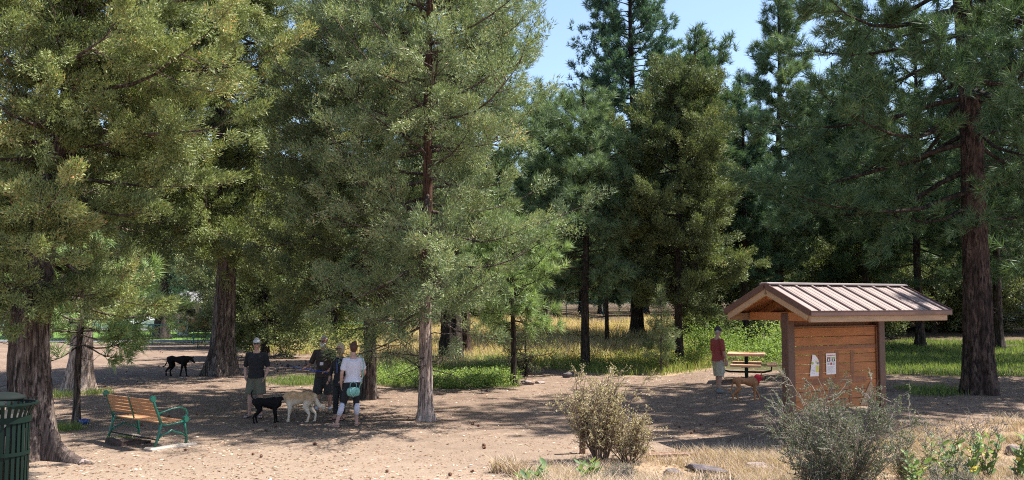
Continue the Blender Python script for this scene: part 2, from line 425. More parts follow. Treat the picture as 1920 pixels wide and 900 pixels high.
B_JUN = barkmat('juniper_bark', (.04, .029, .025), (.13, .095, .08), (.27, .21, .18), .10, 8, .035)
B_JUNP = barkmat('pale_juniper_bark', (.20, .14, .115), (.50, .38, .32), (.66, .54, .46), .10, 12, .02)
B_JUNT = B_JUNP.copy(); B_JUNT.name = 'two_tone_juniper_bark'   # pale low down, blending to a darker brown higher up
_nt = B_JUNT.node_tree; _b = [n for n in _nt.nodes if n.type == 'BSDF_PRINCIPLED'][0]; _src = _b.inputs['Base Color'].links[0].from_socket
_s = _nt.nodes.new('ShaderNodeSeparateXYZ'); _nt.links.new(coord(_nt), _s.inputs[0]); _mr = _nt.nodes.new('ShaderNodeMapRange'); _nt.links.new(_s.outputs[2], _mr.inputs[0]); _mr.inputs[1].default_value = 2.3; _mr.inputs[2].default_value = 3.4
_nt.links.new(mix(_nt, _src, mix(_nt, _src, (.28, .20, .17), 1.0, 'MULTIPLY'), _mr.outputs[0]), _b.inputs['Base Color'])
B_GREY = barkmat('grey_bark', (.055, .043, .039), (.17, .13, .115), (.29, .235, .21), .13, 8, .04)
B_PINE = barkmat('ponderosa_bark', (.022, .015, .013), (.075, .046, .037), (.16, .105, .082), .25, 6, .04)
B_DARK = barkmat('dark_bark', (.02, .015, .012), (.06, .045, .037), (.13, .10, .085), .2, 9, .03)
# ------------------------------------------------------------------ ground
def poly_px(pts): return np.array([[*(G(x, y).xy)] for x, y in pts])
def inside(poly, x, y):
    c = np.zeros(np.shape(x), bool); n = len(poly)
    for i in range(n):
        x1, y1 = poly[i]; x2, y2 = poly[(i+1) % n]
        if y1 == y2: continue
        m = ((y1 > y) != (y2 > y)) & (x < (x2-x1)*(y-y1)/(y2-y1)+x1); c ^= m
    return c
RG = {  # planted areas, as outlines on the ground
 'weeds_mid': poly_px([(694, 682), (760, 676), (860, 676), (930, 672), (972, 690), (968, 726), (880, 730), (790, 728), (700, 722)]),
 'strip': poly_px([(496, 712), (560, 708), (600, 710), (600, 722), (540, 724), (500, 719)]),
 'dry': poly_px([(610, 632), (690, 620), (830, 606), (1000, 606), (1340, 610), (1345, 668), (1200, 676), (1020, 684), (900, 676), (700, 676), (600, 668)]),
 'mixed': poly_px([(940, 655), (1060, 668), (1200, 656), (1340, 650), (1345, 690), (1260, 704), (1160, 706), (1010, 690), (950, 700)]),
 'lush': poly_px([(1300, 632), (1500, 626), (1560, 640), (1560, 688), (1440, 696), (1310, 690)]),
 'lawn_right': poly_px([(1560, 650), (1700, 638), (1960, 640), (1960, 704), (1800, 706), (1640, 702), (1560, 700)]),
 'patch_right': poly_px([(1700, 732), (1750, 727), (1800, 730), (1806, 740), (1760, 744), (1712, 742)]),
 'bank': poly_px([(1000, 898), (1060, 884), (1200, 868), (1300, 852), (1440, 846), (1600, 822), (1720, 800), (1990, 792), (2060, 990), (1500, 1200), (960, 990)]),
 'park': np.array([[-60, 60], [-9, 58], [-8, 68], [-10, 96], [-70, 96]]),
}
def axis(lo, hi, n, c, s):
    t = np.linspace(math.asinh((lo-c)/s), math.asinh((hi-c)/s), n); return c+s*np.sinh(t)
gx = axis(-900, 900, 420, 0, 9); gy = axis(-60, 1600, 460, 15, 7)
X, Y = np.meshgrid(gx, gy); Z = gz(X, Y)
ni, nj = X.shape
a = (np.arange(ni-1)[:, None]*nj+np.arange(nj-1)[None]).ravel()
gme = npmesh('ground', np.stack([X, Y, Z], -1).reshape(-1, 3), np.stack([a, a+1, a+1+nj, a+nj], -1), smooth=True)
def soft(keys):
    m = np.zeros(X.shape)
    for k in keys: m = np.maximum(m, inside(RG[k], X, Y).astype(float))
    return m
for nm, keys in (('green', ['weeds_mid', 'strip', 'lush', 'lawn_right', 'patch_right']), ('dry', ['dry', 'mixed', 'bank']), ('park', ['park'])):
    at = gme.attributes.new(nm, 'FLOAT', 'POINT'); at.data.foreach_set('value', soft(keys).ravel().astype(np.float32))
m, nt, b, o = M('dirt'); v = world(nt)
big = noise(nt, .35, 4, .6, v); mid = noise(nt, 2.3, 6, .7, v); fine = noise(nt, 28, 6, .75, v); spk = noise(nt, 75, 3, .6, v)
c = ramp(nt, big, [(.34, (0.152, 0.104, 0.077)), (.66, (0.247, 0.178, 0.133))])
c = mix(nt, c, ramp(nt, mid, [(.3, (0.094, 0.063, 0.046)), (.5, (0.196, 0.141, 0.105)), (.7, (0.306, 0.230, 0.178))]), .5)
sx = nt.nodes.new('ShaderNodeSeparateXYZ'); nt.links.new(v, sx.inputs[0])
mr = nt.nodes.new('ShaderNodeMapRange'); nt.links.new(sx.outputs[1], mr.inputs[0]); mr.inputs[1].default_value = 20; mr.inputs[2].default_value = 13.5
c = mix(nt, c, (0.364, 0.278, 0.206), ramp(nt, mr.outputs[0], [(0, (0, 0, 0)), (1, (.55, .55, .55))]))
c = mix(nt, c, (0.123, 0.075, 0.054), ramp(nt, fine, [(.33, (.6, .6, .6)), (.44, (0, 0, 0))]))
c = mix(nt, c, (0.526, 0.430, 0.347), ramp(nt, spk, [(.63, (0, 0, 0)), (.7, (.6, .6, .6))]))
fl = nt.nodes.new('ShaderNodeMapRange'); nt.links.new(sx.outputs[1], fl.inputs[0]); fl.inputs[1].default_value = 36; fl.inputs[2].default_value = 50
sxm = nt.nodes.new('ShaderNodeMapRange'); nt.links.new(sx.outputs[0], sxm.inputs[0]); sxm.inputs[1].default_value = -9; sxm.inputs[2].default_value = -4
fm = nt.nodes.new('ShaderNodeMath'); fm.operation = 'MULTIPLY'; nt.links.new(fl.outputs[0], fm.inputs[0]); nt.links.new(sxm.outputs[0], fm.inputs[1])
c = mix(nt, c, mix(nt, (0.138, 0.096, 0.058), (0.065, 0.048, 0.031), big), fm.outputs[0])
for nm, colr in (('green', (.09, .09, .04)), ('dry', (.42, .30, .19)), ('park', (.13, .24, .05))):
    at = nt.nodes.new('ShaderNodeAttribute'); at.attribute_name = nm
    mm = nt.nodes.new('ShaderNodeMath'); mm.operation = 'MULTIPLY'; nt.links.new(at.outputs['Fac'], mm.inputs[0]); nt.links.new(ramp(nt, mid, [(.3, (.55, .55, .55)), (.5, (1, 1, 1))]), mm.inputs[1])
    cc = mix(nt, colr, tuple(x*.6 for x in colr), fine)
    c = mix(nt, c, cc, mm.outputs[0])
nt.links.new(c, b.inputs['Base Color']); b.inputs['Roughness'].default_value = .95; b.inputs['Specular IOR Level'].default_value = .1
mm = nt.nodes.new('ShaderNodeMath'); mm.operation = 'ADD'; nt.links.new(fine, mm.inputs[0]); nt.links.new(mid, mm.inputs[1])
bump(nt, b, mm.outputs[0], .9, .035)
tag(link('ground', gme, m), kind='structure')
# park road beyond the fence
ASPH = simple('asphalt', (.16, .155, .155), .9, .2, 3, obj=False)
mb = MB()
def strip(mb, pts, wd, dz):
    for i in range(len(pts)-1):
        (x0, y0), (x1, y1) = pts[i], pts[i+1]; n = 12
        for k in range(n):
            t0, t1 = k/n, (k+1)/n; q = []
            for t in (t0, t1):
                x, y = x0+(x1-x0)*t, y0+(y1-y0)*t; L = math.hypot(x1-x0, y1-y0); nx, ny = -(y1-y0)/L*wd/2, (x1-x0)/L*wd/2
                q.append((x+nx, y+ny, float(gz(x+nx, y+ny))+dz)); q.append((x-nx, y-ny, float(gz(x-nx, y-ny))+dz))
            mb.add([q[0], q[1], q[3], q[2]], [(0, 1, 2, 3)])
strip(mb, [(-70, 60.5), (-10, 60.5)], 3.0, .03); strip(mb, [(-80, 84), (-6, 84)], 7, .05)
tag(mb.build('road', ASPH), kind='structure')

# ------------------------------------------------------------------ palette
GREENM = simple('green_enamel', (.008, .105, .07), .35, .12, 6, spec=.6)
DGREEN = simple('dark_green_enamel', (.002, .0125, .009), .6, .15, 5, spec=.2)
LID = simple('lid_paint', (.008, .012, .011), .8, .2, 6, spec=.15)
BSLAT = woodmat('bench_slat_wood', (.42, .21, .10), 0, .3, .6)
BROWN = simple('brown_steel', (.085, .037, .026), .5, .18, 7)
DSTAIN = woodmat('dark_stained_wood', (.17, .07, .035), 2, .35)
PLANK = woodmat('cedar_plank', (.38, .145, .048), 0, .38, .65)
RAWOOD = woodmat('raw_timber', (.38, .24, .14), 0, .25)
ROOFM = simple('roof_metal', (.20, .142, .125), .6, .16, 3)
ROOFD = simple('roof_trim', (.10, .045, .035), .42, .15, 5)
STAIN = woodmat('stained_batten', (.25, .095, .04), 2, .35)
TABLEW = woodmat('picnic_plank', (.58, .32, .18), 0, .2)
CONC = simple('concrete', (.42, .35, .28), .9, .2, 14, .01)
PAPER = simple('paper', (.78, .74, .78), .8, .04, 9)
BLACK = simple('black_cloth', (.012, .012, .014), .85, .3, 20, .004)
ROCK = simple('rock', (.26, .20, .185), .92, .35, 7, .05)
ROCKD = simple('lava_rock', (.11, .09, .095), .95, .5, 11, .06)
STEEL = simple('galvanised', (.36, .42, .40), .5, .15, 8, metal=.3)
WHITE = simple('white_paint', (.78, .78, .76), .45, .05, 5)
GLASSD = simple('dark_glass', (.02, .025, .03), .08, .1, 5, spec=.8)
RUBBER = simple('rubber', (.02, .02, .02), .8, .2, 9)

# ------------------------------------------------------------------ kiosk
KL = Vector((5.22, 17.0)); KR = Vector((7.39, 18.2)); ang = math.atan2(KR.y-KL.y, KR.x-KL.x); KC = (KL+KR)/2; half = (KR-KL).length/2
kz = 0.03
kroot = empty('kiosk', (KC.x, KC.y, kz), ang, 'wooden notice kiosk with a brown ribbed metal gable roof on two square posts', 'kiosk')
PO = -.10
# local: x along, -y = side towards the photographer
for s in (-1, 1):
    mb = MB().box((s*half+PO, 0, .95), (.175, .175, 2.9), bev=.012); mb.box((s*half+PO, 0, .16), (.21, .21, .06)); mb.build('post', BROWN, kroot)
ZE, ZR, HW, HL = 2.44, 2.93, 1.07, 1.89
slope = math.atan2(ZR-ZE, HW)
for s in (-1, 1):
    # roof sheet
    mb = MB(); n = 24; pts = []
    L = HW/math.cos(slope)
    rot = Matrix.Rotation(s*slope*-1, 3, 'X') if s > 0 else Matrix.Rotation(slope, 3, 'X')
    mid_ = Vector((0, s*HW/2, (ZE+ZR)/2))
    sh = mb.box(mid_, (HL*2, L, .02), rot)
    sh = sh.build('roof_sheet', ROOFM, kroot)
    up = rot @ Vector((0, 0, 1))
    mb = MB(); nr = 9
    for i in range(nr):
        x = -HL+.24+i*(2*HL-.42)/(nr-1); x = min(x, HL-.06)
        mb.box(mid_+up*.027+Vector((x, 0, 0)), (.042, L-.01, .036), rot, bev=.008)
    nm = nr*4
    mb.build('roof_rib', ROOFM, sh)
    mb = MB()
    for i in range(nr-1):
        for k in (1, 2):
            x = -HL+.24+(i+k/3)*(2*HL-.42)/(nr-1)
            mb.box(mid_+up*.0115+Vector((x, 0, 0)), (.02, L-.02, .007), rot)
    mb.build('stiffening_rib', ROOFM, sh)
    # eave trim and fascia board
    mb = MB().box((0, s*(HW+.016), ZE-.035), (HL*2+.03, .03, .085), bev=.006); mb.box((0, s*(HW-.0), ZE+.012), (HL*2+.034, .07, .012)); mb.build('eave_trim', ROOFD, kroot)
    MB().box((-.02, s*(HW-.05), ZE-.115), (HL*2-.1, .06, .14), bev=.006).build('fascia_board', RAWOOD, kroot)
    # rafters at gable ends and rake trim
    for e in (-1, 1):
        MB().box(mid_-up*.105+Vector((e*(HL-.03), 0, 0)), (.05, L-.06, .15), rot, .005).build('rafter', RAWOOD, kroot)
        MB().box(mid_-up*.018+Vector((e*(HL+.012), 0, 0)), (.025, L+.02, .11), rot, .004).build('rake_trim', ROOFD, kroot)
    for x in (-.95, -.32, .32, .95):
        MB().box(mid_-up*.095+Vector((x*1.1, 0, 0)), (.05, L-.12, .12), rot).build('rafter', PLANK, kroot)
MB().box((0, 0, ZR+.028), (HL*2+.05, .17, .02), bev=.004).box((0, 0, ZR+.012), (HL*2+.04, .24, .018)).build('ridge_cap', simple('ridge_metal', (.34, .28, .26), .45, .1, 6), kroot)
# underside deck
for s in (-1, 1):
    rot = Matrix.Rotation(slope*(1 if s < 0 else -1), 3, 'X')
    MB().box(Vector((0, s*HW/2, (ZE+ZR)/2))-(rot @ Vector((0, 0, 1)))*.024, (HL*2-.05, HW/math.cos(slope)-.05, .016), rot).build('roof_deck', PLANK, kroot)
for e in (-1, 1):
    MB().box((e*half+PO, 0, 2.34), (.14, HW*2-.3, .16), bev=.01).build('tie_beam', PLANK, kroot)
MB().box((0, 0, 2.74), (HL*2-.2, .12, .17), bev=.01).build('ridge_beam', PLANK, kroot)
MB().box((0, .11, 2.2), (half*2+.3, .05, .14)).build('cross_beam', DSTAIN, kroot)
# notice board
PW = half*2-.175
ph_ = (2.12-.58)/9
for i in range(9):
    z = .58+ph_*(i+.5)
    MB().box((PO, .0+.001*(i % 2), z), (PW-.01, .04, ph_-.008), bev=.004).build('plank', PLANK, kroot)
mb = MB()
mb.box((PO, -.0245, 1.74), (PW-.04, .012, .07)); mb.build('batten', STAIN, kroot)
for x, w_, z0, z1 in ((-.42, .10, 1.17, 1.675), (.44, .09, 1.17, 1.675), (.02, .10, 1.17, 1.675), (-.14, .10, .66, 1.03), (.37, .07, .66, 1.03)):
    MB().box((x+PO, -.0225, (z0+z1)/2), (w_, .006, z1-z0)).build('batten', STAIN, kroot)
MB().box((PO, -.0215, 1.10), (PW*.72, .004, .12)).build('batten', STAIN, kroot)
for s in (-1, 1): MB().box((s*(PW/2-.02)+PO, -.03, 1.34), (.04, .03, 1.56)).build('side_frame', DSTAIN, kroot)
MB().box((PO, 0, 2.135), (PW, .06, .03)).build('top_rail', DSTAIN, kroot)
# pale wedge shape laid over the lower corner of the panel
mb = MB(); mb.prism([(.62+PO, .60), (1.0+PO, .60), (1.0+PO, .98), (.94+PO, 1.06)], -.034, -.026, 'y'); mb.build('pale_wedge', RAWOOD, kroot)
# notices pinned to the planks
def ink(c): return simple('ink', c, .8, .1, 30)
INK = {k: ink(v) for k, v in dict(dark=(.05, .04, .04), red=(.45, .08, .07), grey=(.45, .42, .45), yellow=(.62, .60, .15), green=(.35, .5, .12), brown=(.30, .16, .08), blue=(.2, .24, .35)).items()}
def kp(x, y, z): return kroot.matrix_world @ Vector((x, y, z))
KM = Matrix.Translation((KC.x, KC.y, kz)) @ Matrix.Rotation(ang, 4, 'Z')
p1 = empty('poster', KM @ Vector((-.16+PO, -.036, 1.43)), ang, 'white poster with two photographs above lines of text, pinned square to the kiosk planks', 'poster')
MB().box((0, 0, 0), (.26, .004, .40)).build('sheet', PAPER, p1)
for x, c in ((-.062, 'brown'), (.062, 'green')):
    ph = MB().box((x, -.0035, .085), (.085, .002, .085)).build('photo', INK['dark'], p1); MB().box((x, -.0055, .112), (.085, .002, .03)).build('photo_top', INK[c], ph); MB().box((x-.005, -.0055, .075), (.03, .002, .045)).build('photo_subject', PAPER, ph)
for x, c in ((-.07, 'grey'), (.0, 'red'), (.07, 'grey')):
    q = MB().box((x, -.0035, .0), (.045, .002, .045)).build('emblem', INK[c], p1)
mb = MB(); mb.box((0, -.0035, .16), (.2, .002, .012)); mb.build('heading', INK['red'], p1)
for k in range(7): MB().box((-.02*(k % 2), -.0035, -.05-.018*k), (.2-.04*(k % 2), .002, .006)).build('text_line', INK['grey'], p1)
p2 = empty('poster', KM @ Vector((-.60+PO, -.036, 1.42)), ang, 'white leaflet with a torn slanting top corner and yellow-green blocks, left of the square poster', 'poster')
MB().prism([(-.13, -.21), (.10, -.21), (.12, .02), (.10, .10), (.03, .18), (-.05, .2)], -.002, .002, 'y').build('sheet', PAPER, p2)
MB().box((.065, -.0035, -.07), (.08, .002, .13)).build('yellow_block', INK['yellow'], p2)
MB().sphere((-.055, -.0035, .035), .03, sc=(1, .06, .8)).build('green_spot', INK['green'], p2)
MB().box((.05, -.0035, .06), (.05, .002, .04)).build('photo', INK['yellow'], p2)
MB().box((.08, -.0038, .03), (.05, .002, .04)).build('photo', INK['blue'], p2)
for k in range(5): MB().box((-.04, -.0035, -.05-.025*k), (.09, .002, .006)).build('text_line', INK['grey'], p2)

# ------------------------------------------------------------------ picnic table
c = G(1400, 711)
t = empty('picnic_table', c, R(-16), 'square pedestal picnic table with pale orange planks and four seats on dark green arms', 'picnic table')
mb = MB().tube([(0, 0, -.1), (0, 0, .70)], .065, 12); mb.box((0, 0, .71), (.9, .07, .03)).box((0, 0, .70), (.07, .9, .03)); mb.build('pedestal', DGREEN, t)
t.scale = (.84, .84, 1)
tp_ = empty('tabletop', (0, 0, 0)); tp_.parent = t
for i in range(7): MB().box((0, -.57+i*.19, .755), (1.3, .18, .075), bev=.006).build('plank', TABLEW, tp_)
for (dx, dy) in ((1, 0), (-1, 0), (0, 1), (0, -1)):
    r_ = Matrix.Rotation(math.atan2(dy, dx), 3, 'Z')
    mb = MB().tube([r_ @ Vector(p) for p in ((.05, 0, .22), (.6, 0, .22), (.86, 0, .27), (.88, 0, .41))], .03, 8); mb.box(r_ @ Vector((.88, 0, .415)), (.3, .3, .02), r_); mb.build('seat_arm', DGREEN, t)
    mb = MB(); rr_ = r_
    for k in (-1, 1): mb.box(r_ @ Vector((.88+k*.083, 0, .45)), (.155, 1.05, .07), r_, .005)
    mb.build('seat', TABLEW, t)

# ------------------------------------------------------------------ bench (seen from behind)
bl = Vector((-7.64, 17.55)); brr = Vector((-6.33, 16.5)); al = (brr-bl); ba = math.atan2(al.y, al.x)
bc = (bl+brr)/2; HB = al.length/2
bt = empty('park_bench', (bc.x, bc.y, float(gz(bc.x, bc.y))+.03), ba, 'park bench with orange wooden slats and green scrolled cast iron end frames', 'bench')
for s in (-1, 1):
    x = s*HB; w_ = .045
    fr = MB()
    def bar(P, r, a=.026): fr.tube([(x, p[0], p[1]) for p in P], None, 8, True, [(a, q) for q in r], (1, 0, 0))
    bar([(-.10, .0), (-.05, .14), (-.01, .30), (.02, .44)], [.032, .024, .024, .03])            # rear leg
    bar([(.02, .40), (-.03, .55), (-.10, .72), (-.15, .86)], [.03, .025, .023, .022])         # back upright
    bar([(.52, .0), (.53, .13), (.50, .28), (.48, .42)], [.03, .022, .024, .03])              # front leg
    bar([(.0, .41), (.15, .385), (.33, .40), (.50, .43)], [.026, .022, .022, .028])           # seat rail
    bar([(-.05, .14), (.04, .22), (.14, .24), (.22, .29), (.30, .24), (.40, .22), (.52, .14)], [.014, .015, .018, .024, .018, .015, .014])  # scroll brace
    bar([(-.05, .60), (.06, .63), (.22, .67), (.38, .68), (.49, .64), (.53, .56), (.50, .50), (.44, .49)], [.016, .016, .017, .019, .02, .019, .016, .012])   # arm
    fo = fr.build('end_frame', GREENM, bt, True)
    for (yy, zz, rr_) in ((-.155, .875, .05), (.51, .455, .05)):
        mb = MB(); mb.tube([(x-.035, yy, zz), (x+.035, yy, zz)], rr_, 14)
        for k in range(8):
            th = k*math.pi/4; mb.sphere((x, yy+math.cos(th)*rr_*.9, zz+math.sin(th)*rr_*.9), .016, 6, 4, (2.2, 1, 1))
        mb.build('rosette', GREENM, fo)
rb = math.atan2(.13, .46)
for i, z in enumerate((.565, .63, .695, .76, .825)):
    y = .0-(z-.42)*.36+.0
    MB().box((0, y+.01, z), (HB*2-.04, .022, .055 if i < 4 else .06), Matrix.Rotation(R(19), 3, 'X'), .004).build('back_slat', BSLAT, bt)
for i in range(6): MB().box((0, .07+i*.078, .428-.01*math.sin(i/5*math.pi)), (HB*2-.04, .066, .024), None, .004).build('seat_slat', BSLAT, bt)
MB().tube([(0, .0-(.46-.42)*.36-.022, .46), (0, -.165, .87)], .014, 6).build('centre_strap', GREENM, bt)
MB().tube([(-HB, -.02, .13), (HB, -.02, .13)], .013, 6).build('tie_rod', DGREEN, bt)
BM = Matrix.Translation(bt.location) @ Matrix.Rotation(ba, 4, 'Z')
for s, lb in ((1, 'long pale concrete pad under the near end of the park bench'), (-1, 'short concrete pad under the far end of the park bench, beside the tussock')):
    p = BM @ Vector((s*HB, .22, 0)); z = float(gz(p.x, p.y))
    tag(MB().box((0, 0, 0), (.28, .92 if s > 0 else .6, .12), None, .02).build('concrete_pad', CONC, None, loc=(p.x, p.y, z-.015)), lb, 'concrete pad').rotation_euler = (0, 0, ba)

# ------------------------------------------------------------------ litter bin
tc = Vector(((14-960)/FPX*10.6, 10.6, 0)); tz = 1.50-1.03
b_ = empty('litter_bin', (tc.x, tc.y, tz), 0, 'dark green slatted steel litter bin with a flared rim and domed lid', 'litter bin')
n = 30
for i in range(n):
    th = 2*math.pi*i/n; cs, sn = math.cos(th), math.sin(th); mb = MB()
    V = []; F = []; prof_ = [(.285, .06), (.285, .80), (.295, .88), (.325, .95), (.355, 1.0)]
    for (r_, z) in prof_:
        for (dt, dr) in ((-.019, 0), (.019, 0), (.019, .008), (-.019, .008)):
            V.append(((r_+dr)*cs-dt*sn, (r_+dr)*sn+dt*cs, z))
    for k in range(len(prof_)-1):
        for q in range(4): F.append((k*4+q, k*4+(q+1) % 4, k*4+4+(q+1) % 4, k*4+4+q))
    F += [(3, 2, 1, 0), (16, 17, 18, 19)]
    mb.add(V, F); mb.build('slat', DGREEN, b_)
def ring(r0_, r1_, z0, z1): return [(r0_, z0), (r1_, z0), (r1_, z1), (r0_, z1), (r0_, z0)]
MB().lathe(ring(.296, .304, .79, .86), 48).build('band', DGREEN, b_); MB().lathe(ring(.29, .304, .03, .09), 48).build('band', DGREEN, b_); MB().lathe(ring(.296, .302, .42, .46), 48).build('band', DGREEN, b_)
MB().lathe(ring(.350, .372, .992, 1.012), 48).build('rim', DGREEN, b_)
MB().lathe([(.0, .05), (.26, .05), (.265, .9), (.255, .9), (.25, .08), (0, .08)], 32).build('liner', RUBBER, b_, True)
lid = MB().lathe([(0, 1.13), (.08, 1.127), (.16, 1.112), (.22, 1.085), (.245, 1.06), (.235, 1.052), (.14, 1.08), (0, 1.09)], 40).build('lid', LID, b_, True)
for k in range(3):
    th = k*2.09+.5; MB().tube([(math.cos(th)*.24, math.sin(th)*.24, .9), (math.cos(th)*.19, math.sin(th)*.19, 1.08)], .01, 6).build('lid_bracket', DGREEN, lid)

# small things
c = G(158, 795)
tag(MB().lathe([(0, .01), (.07, .01), (.10, .10), (.115, .10), (.085, 0), (0, 0)], 20).build('water_bowl', simple('blue_plastic', (.03, .06, .22), .35, .1), None, True, loc=c), 'blue plastic dog bowl on the dirt beside the young pine stem', 'bowl')
c = G(1092, 850)
tag(MB().box((0, 0, .35), (.10, .10, .95), None, .012).build('marker_post', DSTAIN, None, loc=c), 'short square brown wooden post behind the tan bush', 'post')
# low dark strip at the foot of the bank
p0, p1_ = G(1212, 858), G(1445, 849); d_ = (p1_-p0)
ed = MB().box((0, 0, 0), (d_.length, .12, .10), None, .02).build('dark_strip', DSTAIN, None, loc=(p0+p1_)/2+Vector((0, 0, .02))); ed.rotation_euler = (0, -math.asin(d_.z/d_.length), math.atan2(d_.y, d_.x)); tag(ed, 'low dark strip along the front of the dirt beside the kiosk', 'edging')
# ------------------------------------------------------------------ people
SKIN = simple('skin', (.40, .21, .15), .55, .08, 9)
SKINP = simple('pale_skin', (.48, .28, .215), .55, .08, 9)
def cloth(name, c, var=.2): return simple(name, c, .85, var, 5, .035)
SUNG = simple('sunglass_lens', (.01, .01, .012), .15, .1, spec=.7)
def lerp(a, b, t): return Vector(a)*(1-t)+Vector(b)*t
def hand(mb, wrist, d, pn, s=1, curl=.5, side=1):
    """palm, four unequal fingers bent twice and a thumb; d = direction of the hand, pn = palm normal"""
    d = Vector(d).normalized(); pn = Vector(pn); pn = (pn-d*pn.dot(d)).normalized(); x = d.cross(pn)*side
    wr = Vector(wrist)
    mb.blob([wr, wr+d*.04*s, wr+d*.085*s], None, 12, x, [(.027*s, .019*s), (.038*s, .017*s), (.040*s, .014*s)])
    for i, L in enumerate((.070, .080, .074, .058)):
        o = wr+d*.088*s+x*(.031-.0205*i)*s
        p = [o]; a = .25*curl
        for q in (.45, .32, .25):
            dd = d*math.cos(a)+pn*math.sin(a); p.append(p[-1]+dd*L*q*s); a += 1.0*curl
        mb.blob([o-d*.03*s]+p, [.0095*s, .0098*s, .0092*s, .0085*s, .0072*s], 8)
    t0 = wr+d*.025*s+x*.028*s; t1 = t0+(d*.6+x*.75+pn*.25).normalized()*.035*s; t2 = t1+(d*.9+x*.25+pn*.4).normalized()*.032*s; t3 = t2+(d*1+pn*.3).normalized()*.024*s
    mb.blob([t0, t1, t2, t3], [.015*s, .0125*s, .011*s, .0085*s], 8)
def head(mb, c, fw, s=1, fem=False):
    """skull, jaw, nose, ears, brow; c = centre, fw = facing (unit, may tilt)"""
    fw = Vector(fw).normalized(); rt = fw.cross(Vector((0, 0, 1))).normalized(); up = rt.cross(fw)
    q = lambda x, y, z: Vector(c)+(rt*x+fw*y+up*z)*s
    mb.blob([q(0, .0, -.105), q(0, .012, -.085), q(0, .008, -.05), q(0, 0, 0), q(0, -.006, .05), q(0, -.006, .09)], None, 18, rt,
            [(.026*s, .03*s), (.046*s, .05*s), (.062*s, .075*s), (.073*s, .092*s), (.074*s, .096*s), (.050*s, .066*s)])
    mb.blob([q(0, .088, .018), q(0, .103, -.012), q(0, .108, -.026)], [.008*s, .012*s, .015*s], 8)      # nose
    mb.blob([q(-.035, .078, .032), q(.035, .078, .032)], [.012*s, .012*s], 8)                              # brow
    mb.blob([q(-.022, .085, -.062), q(.022, .085, -.062)], [.008*s, .008*s], 8)                            # lips
    mb.blob([q(0, .075, -.098), q(0, .072, -.104)], [.018*s, .016*s], 8)                                   # chin
    for e in (-1, 1): mb.blob([q(e*.074, -.005, .022), q(e*.079, -.008, 0), q(e*.073, -.002, -.022)], None, 8, fw, [(.016*s, .007*s), (.018*s, .008*s), (.01*s, .007*s)])
    return q
def person(label, loc, rz, H, pose, skin, fem=False, **opt):
    s = H/1.78
    root = empty('person', loc, rz, label, 'person'); S = lambda p: Vector(p)*s
    shw = .165 if fem else .19; wd = (.92 if fem else 1.0)*opt.get('bulk', 1)
    mb = MB()
    ln = opt.get('lean', (0, 0))
    Tr = [((0, 0, .86), .150, .105), ((0, .005, .96), .168 if not fem else .175, .118), ((0, .01, 1.08), .150 if not fem else .135, .105), ((0, .012, 1.22), .163, .115), ((0, .0, 1.34), .175, .12), ((0, -.012, 1.42), .155, .095), ((0, -.016, 1.465), .085, .07)]
    tv = [S((p[0]+ln[0]*(p[2]-.86), p[1]+ln[1]*(p[2]-.86), p[2])) for p, _, _ in Tr]; te = [(a*s*wd, b_*s*(wd+.08*(opt.get('bulk', 1) > 1))) for _, a, b_ in Tr]
    mb.blob(tv, None, 20, (1, 0, 0), te)
    nk = tv[-1]; hd = nk+S((0, .03, .205)); fw = Vector(pose.get('face', (0, 1, 0)))
    mb.blob([nk-S((0, 0, .03)), nk+S((0, .012, .06)), hd-S((0, .01, .04))], [.062*s*wd, .052*s*wd, .055*s], 12)
    q = head(mb, hd, fw, s)
    sh = {}; J = {}
    for e, k in ((-1, 'l'), (1, 'r')):
        sj = tv[-2]+S((e*shw*wd, 0, .0)); el, wr, hdir, pn, cu = pose['arm_'+k]
        el, wr = S(el), S(wr)
        mb.blob([tv[-2]+S((e*.09, 0, .0)), sj, lerp(sj, el, .45), el, lerp(el, wr, .35), wr], [.055*s, .054*s*wd, .045*s*wd, .037*s*wd, .038*s*wd, .026*s], 12)
        hand(mb, wr, hdir, pn, s, cu, e)
        hj = S((e*.085, 0, .90)); kn, an, toe = [S(v) for v in pose['leg_'+k]]
        mb.blob([hj, lerp(hj, kn, .45), kn, lerp(kn, an, .3), lerp(kn, an, .55), an], [.092*s*wd, .078*s*wd, .054*s*wd, .054*s*wd, .046*s, .034*s], 14)
        td = (toe-an); td.z = 0; td.normalize(); sd_ = Vector((td.y, -td.x, 0))
        mb.blob([an-td*.03*s-Vector((0, 0, .035*s)), an+td*.06*s-Vector((0, 0, .042*s)), an+td*.13*s-Vector((0, 0, .055*s)), an+td*.185*s-Vector((0, 0, .062*s))], None, 12, sd_, [(.032*s, .032*s), (.04*s, .034*s), (.046*s, .022*s), (.036*s, .014*s)])
        J[k] = (sj, el, wr, hj, kn, an, td, sd_)
    body = mb.build('body', skin, root, True, remesh=.0085, sm=2)
    return root, dict(s=s, tv=tv, te=te, hd=hd, q=q, J=J, S=S, body=body, wd=wd)
